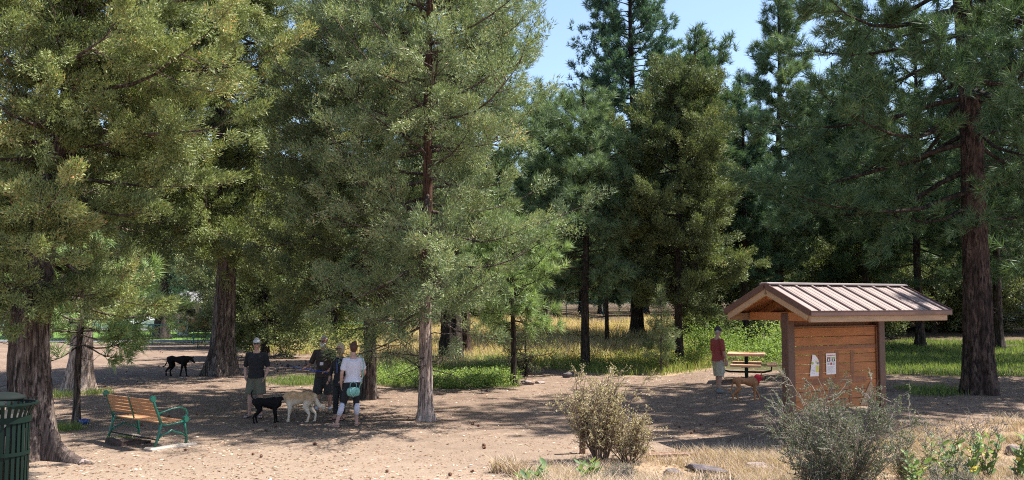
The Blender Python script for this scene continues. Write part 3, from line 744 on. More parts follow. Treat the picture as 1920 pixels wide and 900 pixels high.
def shirt(root, d, mat, sleeve=.75, hem=.88, neck=True, name='shirt', grow=.016, flare=1.0):
    s = d['s']; mb = MB(); tv = d['tv']; te = d['te']
    P = [Vector((tv[0].x, tv[0].y, hem*s))]+[p for p in tv[1:-1]]+[tv[-1]-Vector((0, 0, .005))]
    E = [(te[1][0]*flare+grow+.012, te[1][1]*flare+grow+.012)]+[(a+grow, b_+grow) for a, b_ in te[1:-1]]+[(te[-1][0]+.006, te[-1][1]+.004)]
    mb.tube(P, None, 24, True, E, (1, 0, 0))
    for k in 'lr':
        sj, el, wr, *_ = d['J'][k]
        c = lerp(sj, el, sleeve) if sleeve <= 1 else lerp(el, wr, sleeve-1)
        pts = [lerp(tv[-2], sj, .5), sj, lerp(sj, el, min(.5, sleeve*.6))]+([el] if sleeve > 1 else [])+[c]
        mb.blob(pts[:1]+pts[1:], [.07*s, .072*s*d['wd'], .062*s*d['wd']]+([.05*s] if sleeve > 1 else [])+[(.062 if sleeve <= 1 else .04)*s*d['wd']], 14)
    return mb.build(name, mat, root, True, remesh=.011, sm=3)
def legwear(root, d, mat, to=.62, name='shorts', r0=.105, r1=.088, top=.98, loose=True):
    """to: fraction of the leg covered (hip 0, knee .5, ankle 1)"""
    s = d['s']; mb = MB(); te = d['te']; tv = d['tv']
    mb.blob([Vector((0, 0, .86*s)), Vector((0, .004, top*s-.06))], None, 20, (1, 0, 0), [(te[0][0]+.022, te[0][1]+.02), (te[1][0]+.010, te[1][1]+.012)])
    for k in 'lr':
        _, _, _, hj, kn, an, *_ = d['J'][k]
        pts = [hj, lerp(hj, kn, .5)]; rr = [r0*s, (r0+r1)/2*s]
        if to <= .5: pts.append(lerp(hj, kn, to*2)); rr.append(r1*s)
        else:
            pts += [kn, lerp(kn, an, (to-.5)*2)]; rr += [r1*s, (r1 if loose else r1*.78)*s]
        V = MB(); V.tube(pts, rr, 16, True); mb.add(V.v, V.f)
    return mb.build(name, mat, root, True, remesh=.011, sm=3)
def shoes(root, d, mat, name='shoe', h=1.0, sole=None, sandal=False):
    s = d['s']
    for k in 'lr':
        an, td, sd_ = d['J'][k][5:8]; mb = MB(); z = Vector((0, 0, 1))
        if sandal:
            b_ = an-z*(an.z-.012); mb.tube([b_-td*.065*s, b_+td*.05*s, b_+td*.14*s, b_+td*.215*s], None, 14, True, [(.034*s, .011), (.038*s, .011), (.047*s, .011), (.03*s, .011)], sd_)
            c_ = an+td*.125*s; mb.tube([c_-sd_*.05*s-z*.065*s, c_-sd_*.025*s-z*.022*s, c_+sd_*.025*s-z*.022*s, c_+sd_*.05*s-z*.065*s], .01, 6)
            mb.build('sandal', mat, root, True)
        else:
            mb.blob([an-td*.045*s-z*.03*s, an+td*.05*s-z*.035*s, an+td*.13*s-z*.05*s, an+td*.205*s-z*.058*s], None, 14, sd_, [(.044*s, .05*s), (.048*s, .045*s), (.052*s, .034*s), (.044*s, .024*s)])
            if h > 1: mb.blob([an-z*.02, an+z*.05*s], [.046*s, .044*s], 12)
            mb.build(name, mat, root, True, remesh=.009, sm=2)
def sunglasses(root, q, parent=None):
    mb = MB(); s = 1
    for e in (-1, 1):
        a = q(e*.034, .098, .014); mb.sphere(a, .024, 10, 6, (1, .55, .75))
        mb.tube([q(e*.056, .09, .018), q(e*.08, .04, .02), q(e*.080, -.01, .018)], .004, 5)
    mb.tube([q(-.03, .104, .02), q(.03, .104, .02)], .005, 5)
    return mb.build('sunglasses', SUNG, root, True)
def eyes(root, q):
    for e in (-1, 1): MB().sphere(q(e*.033, .086, .014), .012, 8, 6).build('eye', simple('eye', (.2, .18, .16), .3), root, True)
def hair(root, q, mat, long=0, s=1, bun=None, beard=None):
    mb = MB(); rt = q(1, 0, 0)-q(0, 0, 0)
    mb.blob([q(0, -.028, -.03-long), q(0, -.03, .01), q(0, -.022, .055), q(0, -.012, .098)], None, 18, rt, [(.062, .062), (.080, .078), (.083, .092), (.055, .066)])
    mb.blob([q(-.05, .03, .088), q(0, .06, .09), q(.05, .03, .088)], [.026, .03, .026], 10)
    if bun: mb.blob([q(*bun), q(bun[0], bun[1]-.02, bun[2]+.02)], [.036, .04], 12)
    if bun:
        for k in range(7): mb.blob([q(bun[0]+.03*math.cos(k), bun[1]-.01, bun[2]+.03*math.sin(k*1.7)+.01), q(bun[0]+.05*math.cos(k*1.3), bun[1]-.02, bun[2]+.05*math.sin(k*2.1)+.02)], [.010, .007], 6)
    o = mb.build('hair', mat, root, True, remesh=.008, sm=1)
    if beard:
        mb = MB(); mb.blob([q(-.058, .02, -.03), q(-.045, .06, -.075), q(0, .082, -.105), q(.045, .06, -.075), q(.058, .02, -.03)], [.016, .026, .036, .026, .016], 10)
        mb.blob([q(-.03, .092, -.045), q(.03, .092, -.045)], [.011, .011], 8); mb.build('beard', beard, root, True, remesh=.008, sm=1)
    return o
def feet_at(px, py): return G(px, py)
A_DOWN = lambda e, fwd=.03, out=.27: ((e*(out-.01), -.02+fwd, 1.13), (e*(out-.0), .05+fwd, .885), (0, .1, -1), (-e, 0, 0), .5)
def stand(e, f=0, w_=.10, toe=.25): return ((e*w_*.95, .02+f*.5, .49), (e*(w_+.005), f, .085), (e*(w_+.005+toe*.2), f+.2, 0))
KH = cloth('khaki_cloth', (.40, .35, .26)); OL = cloth('olive_cloth', (.13, .125, .09)); BRN = cloth('brown_cloth', (.045, .03, .025)); BK = cloth('black_cotton', (.014, .014, .018)); DGR = cloth('dark_cargo', (.035, .033, .033))
WHT = cloth('white_cotton', (.62, .60, .68), .05); REDT = cloth('brick_red_cotton', (.26, .045, .035)); GREYC = cloth('grey_cap', (.33, .34, .35)); GH = simple('grey_hair', (.32, .29, .27), .7, .3, 40); BLH = simple('blond_hair', (.52, .42, .28), .6, .3, 40); AUB = simple('auburn_hair', (.07, .025, .016), .6, .3, 40); WB = simple('white_beard', (.62, .60, .57), .8, .2, 40)
MINT = simple('mint_leather', (.18, .40, .34), .45, .08, 8)
# man in black T-shirt, hands in pockets
fp = feet_at(479, 782)
pose = dict(face=(-.28, 1, -.04), arm_l=((-.27, -.03, 1.14), (-.235, .06, .92), (.5, .15, -1), (1, .3, 0), .4), arm_r=((.27, -.03, 1.14), (.235, .06, .92), (-.5, .15, -1), (-1, .3, 0), .4), leg_l=stand(-1, .02, .13), leg_r=stand(1, .03, .13))
p, d = person('man in a black T-shirt and olive shorts standing with hands in his pockets', fp, R(176), 1.77, pose, SKINP, bulk=1.04)
shirt(p, d, BK, .8, .90); legwear(p, d, OL, .46, r0=.125, r1=.125); shoes(p, d, simple('grey_rubber', (.10, .12, .15), .6), sandal=True)
sunglasses(p, d['q']); q = d['q']; cp = MB(); rt = q(1, 0, 0)-q(0, 0, 0)
cp.blob([q(0, -.01, .045), q(0, -.008, .075), q(0, -.005, .105)], None, 18, rt, [(.086, .108), (.084, .104), (.055, .075)]); cp.blob([q(-.045, .10, .052), q(0, .135, .048), q(.045, .10, .052)], None, 10, (0, 0, 1), [(.008, .03), (.008, .035), (.008, .03)])
cp.build('cap', GREYC, p, True, remesh=.007, sm=1)
mb = MB(); mb.blob([q(0, -.035, -.02), q(0, -.036, .03)], None, 14, rt, [(.07, .06), (.081, .07)]); mb.build('hair', GH, p, True)
# bearded man with ball thrower
fp = feet_at(606, 774)
pose = dict(face=(.20, 1, -.03), arm_l=((-.30, .02, 1.15), (-.17, .20, .99), (.85, .5, -.1), (0, .2, -1), .9), arm_r=((.30, .06, 1.15), (.34, .27, 1.06), (.25, .9, .05), (-.4, 0, -1), .95), leg_l=stand(-1, -.04, .14), leg_r=stand(1, .05, .14))
p, d = person('bearded man in a dark brown polo shirt and cargo shorts holding a blue ball thrower', fp, R(172), 1.80, pose, SKIN, bulk=1.04)
shirt(p, d, BRN, .85, .84, flare=1.05); cs = legwear(p, d, DGR, .56, r0=.12, r1=.115); shoes(p, d, simple('tan_shoe', (.22, .16, .11), .8)); sunglasses(p, d['q']); hair(p, d['q'], GH, 0, beard=WB)
for e in (-1, 1): MB().box((e*.20, .0, .62), (.04, .16, .17), None, .012).build('pocket', DGR, cs)
for k in 'lr':
    an = d['J'][k][5]; MB().tube([an+Vector((0, 0, -.0)), an+Vector((0, 0, .07))], .042, 12).build('sock', WHT, p)
tv = d['tv']; mb = MB(); mb.tube([(-.06, .06, 1.47), (-.03, .13, 1.36), (0, .145, 1.22)], .006, 5).tube([(.06, .06, 1.47), (.03, .13, 1.36), (0, .145, 1.22)], .006, 5); ly = mb.build('lanyard', BK, p); MB().box((0, .155, 1.17), (.085, .006, .07)).build('badge', PAPER, ly)
Mp = Matrix.Translation(fp) @ Matrix.Rotation(R(172), 4, 'Z'); J = d['J']
a_ = Mp @ (J['r'][2]+Vector((.03, .09, -.01))); b2 = Mp @ (J['l'][2]+Vector((.10, .07, -.01)))
bt_ = empty('ball_thrower', a_, 0, 'blue ball thrower stick with a dark ball, held across by the bearded man', 'ball thrower'); dv = (a_-b2).normalized()
mb = MB().tube([b2-a_-dv*.12, Vector((0, 0, 0)), dv*.1, dv*.30+Vector((0, 0, .01))], [.012, .012, .009, .007], 8); mb.build('handle', simple('blue_plastic_stick', (.03, .10, .45), .4, .1), bt_, True)
MB().sphere(dv*.36+Vector((0, 0, .02)), .042, 14, 10).build('ball', simple('dark_ball', (.03, .03, .04), .9, .3), bt_, True)
# blond woman in black
fp = feet_at(637, 787)
pose = dict(face=(.55, .95, -.05), arm_l=((-.24, -.01, 1.14), (-.20, .16, .95), (.4, .9, -.2), (.2, 0, -1), .7), arm_r=((.25, .0, 1.13), (.20, .17, .93), (-.1, .9, -.35), (-.6, 0, -.6), .7), leg_l=stand(-1, 0, .09), leg_r=stand(1, .05, .09))
p, d = person('blond woman in black top and trousers, between the bearded man and the woman in white', fp, R(158), 1.68, pose, SKIN, True)
shirt(p, d, BK, 1.5, .80, flare=1.08); legwear(p, d, cloth('black_trouser', (.018, .018, .02)), .93, 'trousers', .098, .068, loose=False); shoes(p, d, BK, sandal=True); sunglasses(p, d['q']); hair(p, d['q'], BLH, .045)
mb = MB().tube([(-.05, .05, 1.42), (-.015, .135, 1.25), (-.01, .14, 1.05)], .008, 5).tube([(.05, .05, 1.42), (.015, .135, 1.25), (.01, .14, 1.05)], .008, 5); mb.build('lanyard', simple('blue_ribbon', (.07, .10, .25), .7), p)
# woman in white, seen from behind
fp = feet_at(661, 799)
pose = dict(face=(-.30, 1, .0), arm_l=((-.245, -.05, 1.14), (-.25, .04, .90), (.05, .25, -1), (1, 0, 0), .6), arm_r=((.25, .03, 1.15), (.20, .22, 1.04), (-.5, .8, 0), (0, 0, -1), .6), leg_l=((-.20, .03, .49), (-.34, -.06, .085), (-.50, .03, 0)), leg_r=stand(1, .04, .08, .2))
p, d = person('woman with auburn bun in white T-shirt and black and white leggings, back turned', fp, R(12), 1.74, pose, SKINP, True, bulk=1.12)
shirt(p, d, WHT, .62, .93); lg = legwear(p, d, cloth('black_legging', (.016, .016, .02)), .80, 'leggings', .108, .068, loose=False, top=1.0)
for k in 'lr':
    _, _, _, hj, kn, an, td, sd_ = d['J'][k]
    e = -1 if k == 'l' else 1; c0 = lerp(kn, an, .0); c1 = lerp(kn, an, .62)
    mb = MB(); mb.tube([c0+Vector((e*.006, -.008, 0)), lerp(c0, c1, .5)+Vector((e*.006, -.010, 0)), c1+Vector((e*.006, -.008, 0))], [.060, .062, .052], 16); mb.build('white_panel', WHT, lg, True)
hair(p, d['q'], AUB, 0, bun=(0, -.075, .105)); eyes(p, d['q'])
shoes(p, d, simple('sandal_tan', (.45, .27, .2), .6), sandal=True)
hb = empty('handbag', Matrix.Translation(fp) @ Matrix.Rotation(R(12), 4, 'Z') @ Vector((.0, -.22, .74)), R(12), 'mint green handbag hanging behind the hips of the woman in white', 'handbag')
mb = MB().blob([(-.10, 0, 0), (-.04, 0, .0), (.04, 0, .0), (.10, 0, 0)], None, 16, (0, 0, 1), [(.085, .04), (.10, .055), (.10, .055), (.085, .04)]); mb.build('bag_body', MINT, hb, True, remesh=.01)
for y in (-.05, .05): MB().tube([(-.07, y, .08), (-.06, y*1.4, -.02 if y < 0 else .17), (0, y*1.6, -.10 if y < 0 else .20), (.06, y*1.4, -.02 if y < 0 else .17), (.07, y, .08)], .009, 8).build('handle', MINT, hb, True)
MB().tube([(.12, .02, .06), (.19, .06, .30), (.22, .08, .55), (.17, .18, .74), (.02, .24, .76)], .011, 6).build('strap', MINT, hb, True)
# man in brick red
fp = feet_at(1347, 737)
pose = dict(face=(.0, 1, -.06), arm_l=A_DOWN(-1, .02), arm_r=A_DOWN(1, .03), leg_l=stand(-1, .06, .1), leg_r=stand(1, -.06, .11))
p, d = person('man in a brick red T-shirt, khaki shorts and dark cap standing by the picnic table', fp, R(-68), 1.80, pose, SKIN, bulk=1.05)
shirt(p, d, REDT, .8, .86, flare=1.03); cs = legwear(p, d, KH, .54, r0=.12, r1=.112); shoes(p, d, simple('grey_boot', (.16, .15, .14), .8), h=2); q = d['q']; rt = q(1, 0, 0)-q(0, 0, 0); eyes(p, q)
MB().box((.205, .01, .63), (.03, .15, .16), None, .01).build('pocket', KH, cs)
cp = MB(); cp.blob([q(0, -.01, .04), q(0, -.008, .07), q(0, -.005, .10)], None, 18, rt, [(.086, .106), (.084, .102), (.055, .075)]); cp.blob([q(-.05, .10, .045), q(0, .15, .04), q(.05, .10, .045)], None, 10, (0, 0, 1), [(.008, .03), (.008, .035), (.008, .03)]); cp.build('cap', cloth('dark_cap', (.03, .022, .022)), p, True, remesh=.007, sm=1)
mb = MB(); mb.blob([q(0, -.035, -.02), q(0, -.036, .03)], None, 14, rt, [(.07, .06), (.081, .07)]); mb.build('hair', GH, p, True)
# ------------------------------------------------------------------ dogs
def dog(label, loc, rz, S, mat, headp, muz, tail, legs=None, chest=1.0, shaggy=0, ears='flop', earmat=None, muzmat=None, bulk=1.0, girth=None):
    """x forward; headp: head centre, muz: muzzle tip; legs: offsets of the four paws (fl, fr, hl, hr)"""
    root = empty('dog', loc, rz, label, 'dog'); V = lambda p: Vector(p)*S
    legs = legs or [(0, 0), (0, 0), (0, 0), (0, 0)]
    b = bulk; mb = MB()
    mb.blob([V(p) for p in ((-.50, 0, .90), (-.34, 0, .90), (-.12, 0, .87), (.12, 0, .84), (.32, 0, .82), (.47, 0, .86))], None, 18, (0, 1, 0),
            [(.11*S*b, .12*S*b), (.145*S*b, .16*S*b), (.135*S*b, .150*S*b*(girth or 1)), (.155*S*b, .20*S*b), (.165*S*b, .235*S*b*chest), (.12*S*b, .17*S*b)])
    hp, mz = V(headp), V(muz); hd = (mz-hp).normalized(); sd_ = Vector((0, 1, 0))
    mb.blob([V((.36, 0, .90)), lerp(V((.42, 0, .95)), hp, .5), hp], [.15*S*b, .115*S*b, .09*S], 14)
    L = (mz-hp).length
    mb.blob([hp-hd*.05*S, hp+hd*.04*S, hp+hd*L*.42, hp+hd*L*.55-Vector((0, 0, .01*S)), mz-hd*.02*S], None, 14, sd_, [(.075*S, .08*S), (.092*S, .092*S), (.07*S, .068*S), (.048*S, .05*S), (.036*S, .036*S)])
    for i, (fx, e) in enumerate(((1, 1), (1, -1), (-1, 1), (-1, -1))):
        ox, oz = legs[i]; y = e*.11*S*b
        if fx > 0:
            P = [V((.37, 0, .80)), V((.33+ox*.2, 0, .52)), V((.36+ox*.7, 0, .27+oz*.6)), V((.37+ox, 0, .055+oz))]; r_ = [.10, .066, .044, .038]
        else:
            P = [V((-.40, 0, .84)), V((-.29+ox*.3, 0, .54)), V((-.50+ox*.8, 0, .28+oz)), V((-.46+ox, 0, .055+oz))]; r_ = [.135, .09, .044, .038]
        P = [p+Vector((0, y*(.8 if k == 0 else 1), 0)) for k, p in enumerate(P)]
        mb.blob(P, [x*S*(b if k < 2 else 1) for k, x in enumerate(r_)], 12)
        mb.blob([P[-1]-V((.01, 0, .02)), P[-1]+V((.055, 0, -.028))], [.034*S, .028*S], 10)
    T = [V(p) for p in tail]; mb.blob([V((-.46, 0, .94))]+T, [.045*S]+[(.03+.055*shaggy*math.sin(math.pi*(k+1)/(len(T)+.6)))*S for k in range(len(T))], 10)
    if shaggy:
        rg = random.Random(3)
        for k in range(60):     # feathering on chest, belly, breeches
            x = rg.uniform(-.48, .42); z = .70 if x > -.3 else .62; p = V((x, rg.uniform(-.10, .10), z+rg.uniform(-.02, .04))); mb.blob([p, p+V((-.03, 0, -.07))], [.03*S, .012*S], 6)
        for k in range(26):
            t_ = rg.random(); i = min(len(T)-2, int(t_*(len(T)-1))); p = lerp(T[i], T[i+1], rg.random()); mb.blob([p, p+V((-.03+rg.uniform(-.03, .03), rg.uniform(-.03, .03), -.10))], [.03*S, .010*S], 6)
    body = mb.build('body', mat, root, True, remesh=.010, sm=2)
    up = Vector((0, 1, 0)).cross(hd)*-1
    if up.z < 0: up = -up
    for e in (-1, 1):
        mb = MB(); a0 = hp+up*.075*S+Vector((0, e*.06*S, 0))-hd*.02*S
        if ears == 'flop': mb.blob([a0, a0+Vector((0, e*.035*S, -.03*S))-up*.02*S, a0+Vector((0, e*.035*S, -.11*S))], None, 10, hd, [(.03*S, .012*S), (.04*S, .012*S), (.022*S, .010*S)])
        else: mb.blob([a0, a0+up*.05*S, a0+up*.11*S-hd*.03*S], None, 10, sd_, [(.035*S, .014*S), (.026*S, .012*S), (.008*S, .008*S)])
        mb.build('ear', earmat or mat, root, True)
        MB().sphere(hp+hd*.10*S+up*.045*S+Vector((0, e*.055*S, 0)), .013*S, 8, 6).build('eye', SUNG, root, True)
    MB().sphere(mz+up*.012*S, .022*S, 8, 6).build('nose', SUNG, root, True)
    if muzmat: MB().blob([lerp(hp, mz, .5), mz-hd*.012*S], None, 12, sd_, [(.060*S, .060*S), (.041*S, .041*S)]).build('muzzle_mask', muzmat, root, True)
    return root, hp
BLKF = simple('black_fur', (.009, .008, .008), .8, .4, 14, .006, spec=.15)
m, nt, b, o = M('golden_fur'); v = coord(nt); sxx = nt.nodes.new('ShaderNodeSeparateXYZ'); nt.links.new(v, sxx.inputs[0])
n1 = noise(nt, 9, 5, .7, coord(nt, 'Object', (1, 1, .5)))
cb = ramp(nt, n1, [(.3, (.36, .20, .09)), (.55, (.52, .33, .17)), (.75, (.66, .47, .28))])
ad = nt.nodes.new('ShaderNodeMath'); ad.operation = 'MULTIPLY_ADD'; nt.links.new(n1, ad.inputs[0]); ad.inputs[1].default_value = .14; nt.links.new(sxx.outputs[2], ad.inputs[2])
rr = ramp(nt, ad.outputs[0], [(.50, (1, 1, 1)), (.60, (0, 0, 0))])
ad2 = nt.nodes.new('ShaderNodeMath'); ad2.operation = 'MULTIPLY_ADD'; nt.links.new(n1, ad2.inputs[0]); ad2.inputs[1].default_value = .1; nt.links.new(sxx.outputs[0], ad2.inputs[2])
mp_ = nt.nodes.new('ShaderNodeMapRange'); nt.links.new(ad2.outputs[0], mp_.inputs[0]); mp_.inputs[1].default_value = -.27; mp_.inputs[2].default_value = -.36
mx = nt.nodes.new('ShaderNodeMath'); mx.operation = 'MAXIMUM'; nt.links.new(rr, mx.inputs[0]); nt.links.new(mp_.outputs[0], mx.inputs[1])
nt.links.new(mix(nt, cb, (.72, .60, .46), mx.outputs[0]), b.inputs['Base Color']); b.inputs['Roughness'].default_value = .8; bump(nt, b, n1, .8, .02); GOLD = m
TANF = simple('tan_fur', (.36, .15, .06), .75, .25, 9, .006)
DMUZ = simple('dark_muzzle', (.04, .025, .02), .8)
# golden dog: head left (away from us a little), tail right
p = G(562, 791)
dog('large golden dog with white feathered tail, nose to nose with the black dog', p, R(172), .61, GOLD, (.62, .06, .80), (.80, .22, .68), [(-.58, 0, .84), (-.66, 0, .68), (-.76, 0, .56), (-.90, 0, .56)], [(.0, 0), (.12, 0), (.12, 0), (-.06, 0)], 1.0, 1, bulk=1.25)
p = G(500, 793)
bd, _ = dog('small black dog with raised tail sniffing the golden dog', p, R(14), .51, BLKF, (.62, 0, 1.02), (.88, .0, .92), [(-.56, 0, 1.02), (-.64, 0, 1.14), (-.66, 0, 1.30), (-.60, 0, 1.40)], [(.05, 0), (-.04, 0), (.04, 0), (-.07, 0)], bulk=1.22)
p = G(333, 706)
dog('lean black hound walking alone with lowered head on the far dirt', p, R(-8), .66, BLKF, (.70, 0, .92), (.92, .0, .70), [(-.56, 0, .84), (-.64, 0, .66), (-.72, 0, .52), (-.82, 0, .50)], [(.05, 0), (-.16, 0.03), (.02, 0), (-.10, 0)], chest=1.05, bulk=1.05, girth=.85)
p = G(1400, 752)
rd, hp = dog('tan dog with dark muzzle wearing a red bandana', p, R(-2), .58, TANF, (.66, 0, 1.06), (.92, .0, 1.02), [(-.56, 0, .86), (-.62, 0, .68), (-.66, 0, .50), (-.74, 0, .40)], [(.22, .06), (-.04, 0), (.10, 0), (-.14, 0)], ears='up', muzmat=DMUZ, bulk=.95, girth=.85)
bdn = MB().blob([Vector((.47, 0, .99))*.6, Vector((.54, 0, .985))*.6], [.088, .082], 16); bdn.v = [v_ for v_ in bdn.v]; bdn.prism([(.26, .0), (.34, .0), (.31, -.11)], -.075, .075, 'y'); 
bdn.v = bdn.v[:-6]+[(a_, b_*1.0, c_+.55) for a_, b_, c_ in bdn.v[-6:]]
bo = bdn.build('bandana', cloth('red_bandana', (.50, .015, .03)), None, True, remesh=.011, sm=2)
bo.parent = rd
# ------------------------------------------------------------------ trees one can tell apart
def pth(pts): return np.array(pts, float)
c = G(66, 858)
tree('juniper_tree', 'big old juniper with reddish flared trunk and long root, behind the litter bin', c, B_JUN, L_JUN, seed=11, H=11, r0=.36, h0=3.1, Lmax=2.45, kind='jun', shape='egg', nl=100, ntuft=8800,
     path=pth([(0, 0, 0), (-.08, 0, .7), (-.20, .05, 1.6), (-.22, .1, 2.6), (-.15, .3, 4), (.25, .4, 6), (.1, .5, 8.5), (0, .5, 11.5)]), e_lo=-22, e_hi=45, flare=.38, flute=.11, roots=[(-.45, 2.6, .17), (-1.6, .7, .3), (-2.6, .8, .3)], dead=14, sides=96, rings=90, clus=.30, tsz=.92, bare=.5, smin=.1, trunk_r1=.07,
     limbs=[(3.0, -.4, 1.7, 0), (3.0, -1.4, 1.9, -5), (2.9, -2.6, 1.9, -5), (5.6, -.25, 3.3, 8), (6.4, -.55, 3.6, 5), (7.2, 0, 3.7, 5), (8.0, -.35, 3.7, 3), (6.9, -.9, 3.3, 3)])
c = G(415, 704)
tree('juniper_tree', 'massive juniper with flared grey trunk and bright olive crown beside the lone hound', c, B_GREY, L_JUN, seed=12, H=16, r0=.40, h0=5.0, Lmax=4.4, kind='jun', shape='egg', nl=130, ntuft=9500,
     e_lo=-18, e_hi=45, flare=.75, flute=.09, dead=8, sides=80, rings=80, clus=.42, tsz=1.40, bare=.45, smin=.15, trunk_r1=.1, path=pth([(0, 0, 0), (.05, 0, 1.5), (.12, 0, 3.5), (.0, 0, 5), (-.3, 0, 7), (-.2, 0, 10), (0, 0, 16)]),
     limbs=[(5.0, -1.2, 4.3, -10), (5.0, -.5, 3.8, -4), (5, .1, 3.9, -8), (6, -1.6, 4.6, -5), (5.4, -2.0, 4.4, -12)])
c = G(150, 735)
tree('juniper_tree', 'pale barked juniper leaning right higher up, just behind the young pine by the bench', c, B_JUNP, L_JUND, seed=13, H=14, r0=.30, h0=3.6, Lmax=3.0, kind='jun', shape='egg', nl=80, ntuft=4600, tsz=1.3, clus=.45,
     path=pth([(0, 0, 0), (0, 0, 2), (-.1, 0, 5), (.1, 0, 8), (.6, 0, 9.6), (1.5, 0, 11.5), (1.8, 0, 14)]), flare=.5, flute=.1, dead=30, e_lo=-5, trunk_r1=.1)
tree('dead_tree', 'short pale weathered juniper trunk beside the leaning pale juniper', c+Vector((-.5, .3, 0)), B_JUNP, L_JUND, seed=14, H=4.5, r0=.17, h0=2.5, Lmax=.8, kind='jun', nl=14, ntuft=160, path=pth([(0, 0, 0), (.15, 0, 1), (.25, 0, 2.5), (.2, 0, 4.5)]), dead=10)
c = G(143, 792)
tree('young_pine', 'young long-needled pine with thin dark stem, left of the park bench', c, B_JUN, L_PINEY, seed=15, H=3.9, r0=.085, h0=1.6, Lmax=1.5, kind='pine_long', shape='egg', nl=24, ntuft=420, e_lo=-8, e_hi=40, clus=.40, tsz=1.15, flare=.35, bare=.1, dead=3, limbs=[(2.0, -.2, 2.1, 10), (2.3, .1, 2.1, 8), (1.7, -.5, 1.5, 10), (1.9, -.9, 1.6, 5)], upb=.3, smin=.5)
c = G(692, 748)
tree('juniper_tree', 'dark leaning juniper right behind the woman in white, with a low forked limb', c, B_JUN, L_JUND, seed=16, H=12, r0=.19, h0=2.9, Lmax=3.1, kind='jun', shape='egg', nl=90, ntuft=4800, tsz=1.15, clus=.34,
     path=pth([(0, 0, 0), (.02, 0, 1.2), (-.02, 0, 2.6), (-.12, 0, 4), (-.35, .1, 7), (-.3, .1, 12)]), e_lo=-15, e_hi=50, flare=.45, dead=24, limbs=[(2.1, 2.9, 2.4, 55)])
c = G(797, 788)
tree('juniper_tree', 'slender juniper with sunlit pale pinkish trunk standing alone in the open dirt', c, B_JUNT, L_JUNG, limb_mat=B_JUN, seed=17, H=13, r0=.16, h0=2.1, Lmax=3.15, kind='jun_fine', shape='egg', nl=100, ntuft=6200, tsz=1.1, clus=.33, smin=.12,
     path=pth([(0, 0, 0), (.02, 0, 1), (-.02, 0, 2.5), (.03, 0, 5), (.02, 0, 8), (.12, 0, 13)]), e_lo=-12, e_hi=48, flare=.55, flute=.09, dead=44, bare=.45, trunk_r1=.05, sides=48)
c = G(845, 684)
tree('pine_tree', 'tall pine with thick charred black trunk at the edge of the green weeds', c, B_DARK, L_PINE, seed=18, H=21, r0=.42, h0=6, Lmax=4.6, kind='pine_long', shape='egg', nl=90, ntuft=3600, tsz=1.45, clus=.55, e_lo=-5, e_hi=40, flare=.5, flute=.13, trunk_r1=.08, smin=.4)
c = AT(873, 39)
tree('pine_tree', 'pine with reddish trunk immediately right of the charred trunk', c, B_PINE, L_PINED, seed=19, H=14, r0=.22, h0=4.5, Lmax=2.6, kind='pine', nl=50, ntuft=1700, tsz=1.5, clus=.45)
c = G(963, 722)
tree('young_pine', 'young pine with bright long needles at the right end of the green weeds', c, B_DARK, L_PINEY, seed=20, H=4.9, r0=.10, h0=1.7, Lmax=1.75, kind='pine_long', shape='egg', nl=36, ntuft=760, e_lo=-5, e_hi=45, clus=.35, tsz=1.2, flare=.3, dead=14, upb=.4)
c = AT(1097, 34)
tree('pine_tree', 'grey-green pine with slim black trunk above the tan bush', c, B_DARK, L_PINE, seed=21, H=10.8, r0=.18, h0=2.9, Lmax=2.2, kind='pine_long', shape='egg', nl=60, ntuft=2300, tsz=1.25, clus=.42, e_lo=-5, e_hi=48, flare=.25, dead=24)
c = AT(1137, 44)
tree('pine_tree', 'thin pole-like pine beyond the dry grass, right of the slim black trunk', c, B_DARK, L_PINED, seed=22, H=12, r0=.11, h0=4, Lmax=1.5, kind='pine', nl=40, ntuft=900, tsz=1.5, dead=30)
c = AT(1272, 34.5)
tree('juniper_tree', 'dense conical juniper with yellow-green tips near the middle of the clearing edge', c, B_DARK, L_JUND, seed=23, H=11.5, r0=.17, h0=2.2, Lmax=2.6, kind='jun', shape='egg', nl=100, ntuft=6200, tsz=1.35, clus=.40, e_lo=-8, e_hi=50, dead=20)
c = AT(1306, 42)
tree('pine_tree', 'dark thick-trunked pine just right of the dense conical juniper', c, B_DARK, L_PINED, seed=24, H=15, r0=.27, h0=4, Lmax=2.8, kind='pine', nl=60, ntuft=2000, tsz=1.6, clus=.5)
c = AT(1193, 48)
tree('fir_tree', 'very tall bluish fir whose dark spire stands against the sky', c, B_DARK, L_PINEB, seed=25, H=23, r0=.35, h0=3, Lmax=5.0, kind='fir', shape='cone', nl=150, ntuft=8200, tsz=1.9, clus=.50, e_lo=-12, e_hi=40, bare=.05)
c = AT(1316, 46)
tree('juniper_tree', 'tall thin-topped juniper against the sky right of the bluish fir', c, B_DARK, L_JUND, seed=26, H=15.6, r0=.25, h0=3, Lmax=2.6, kind='jun', shape='cone', nl=110, ntuft=4000, tsz=1.6, clus=.42, e_lo=0, e_hi=60)
c = AT(1462, 46)
tree('pine_tree', 'tall pointed pine with upturned pale green tips behind the kiosk roof', c, B_DARK, L_PINE, seed=27, H=21, r0=.25, h0=3.4, Lmax=2.9, kind='pine_long', shape='cone', nl=110, ntuft=3900, tsz=1.4, clus=.45, e_lo=0, e_hi=62)
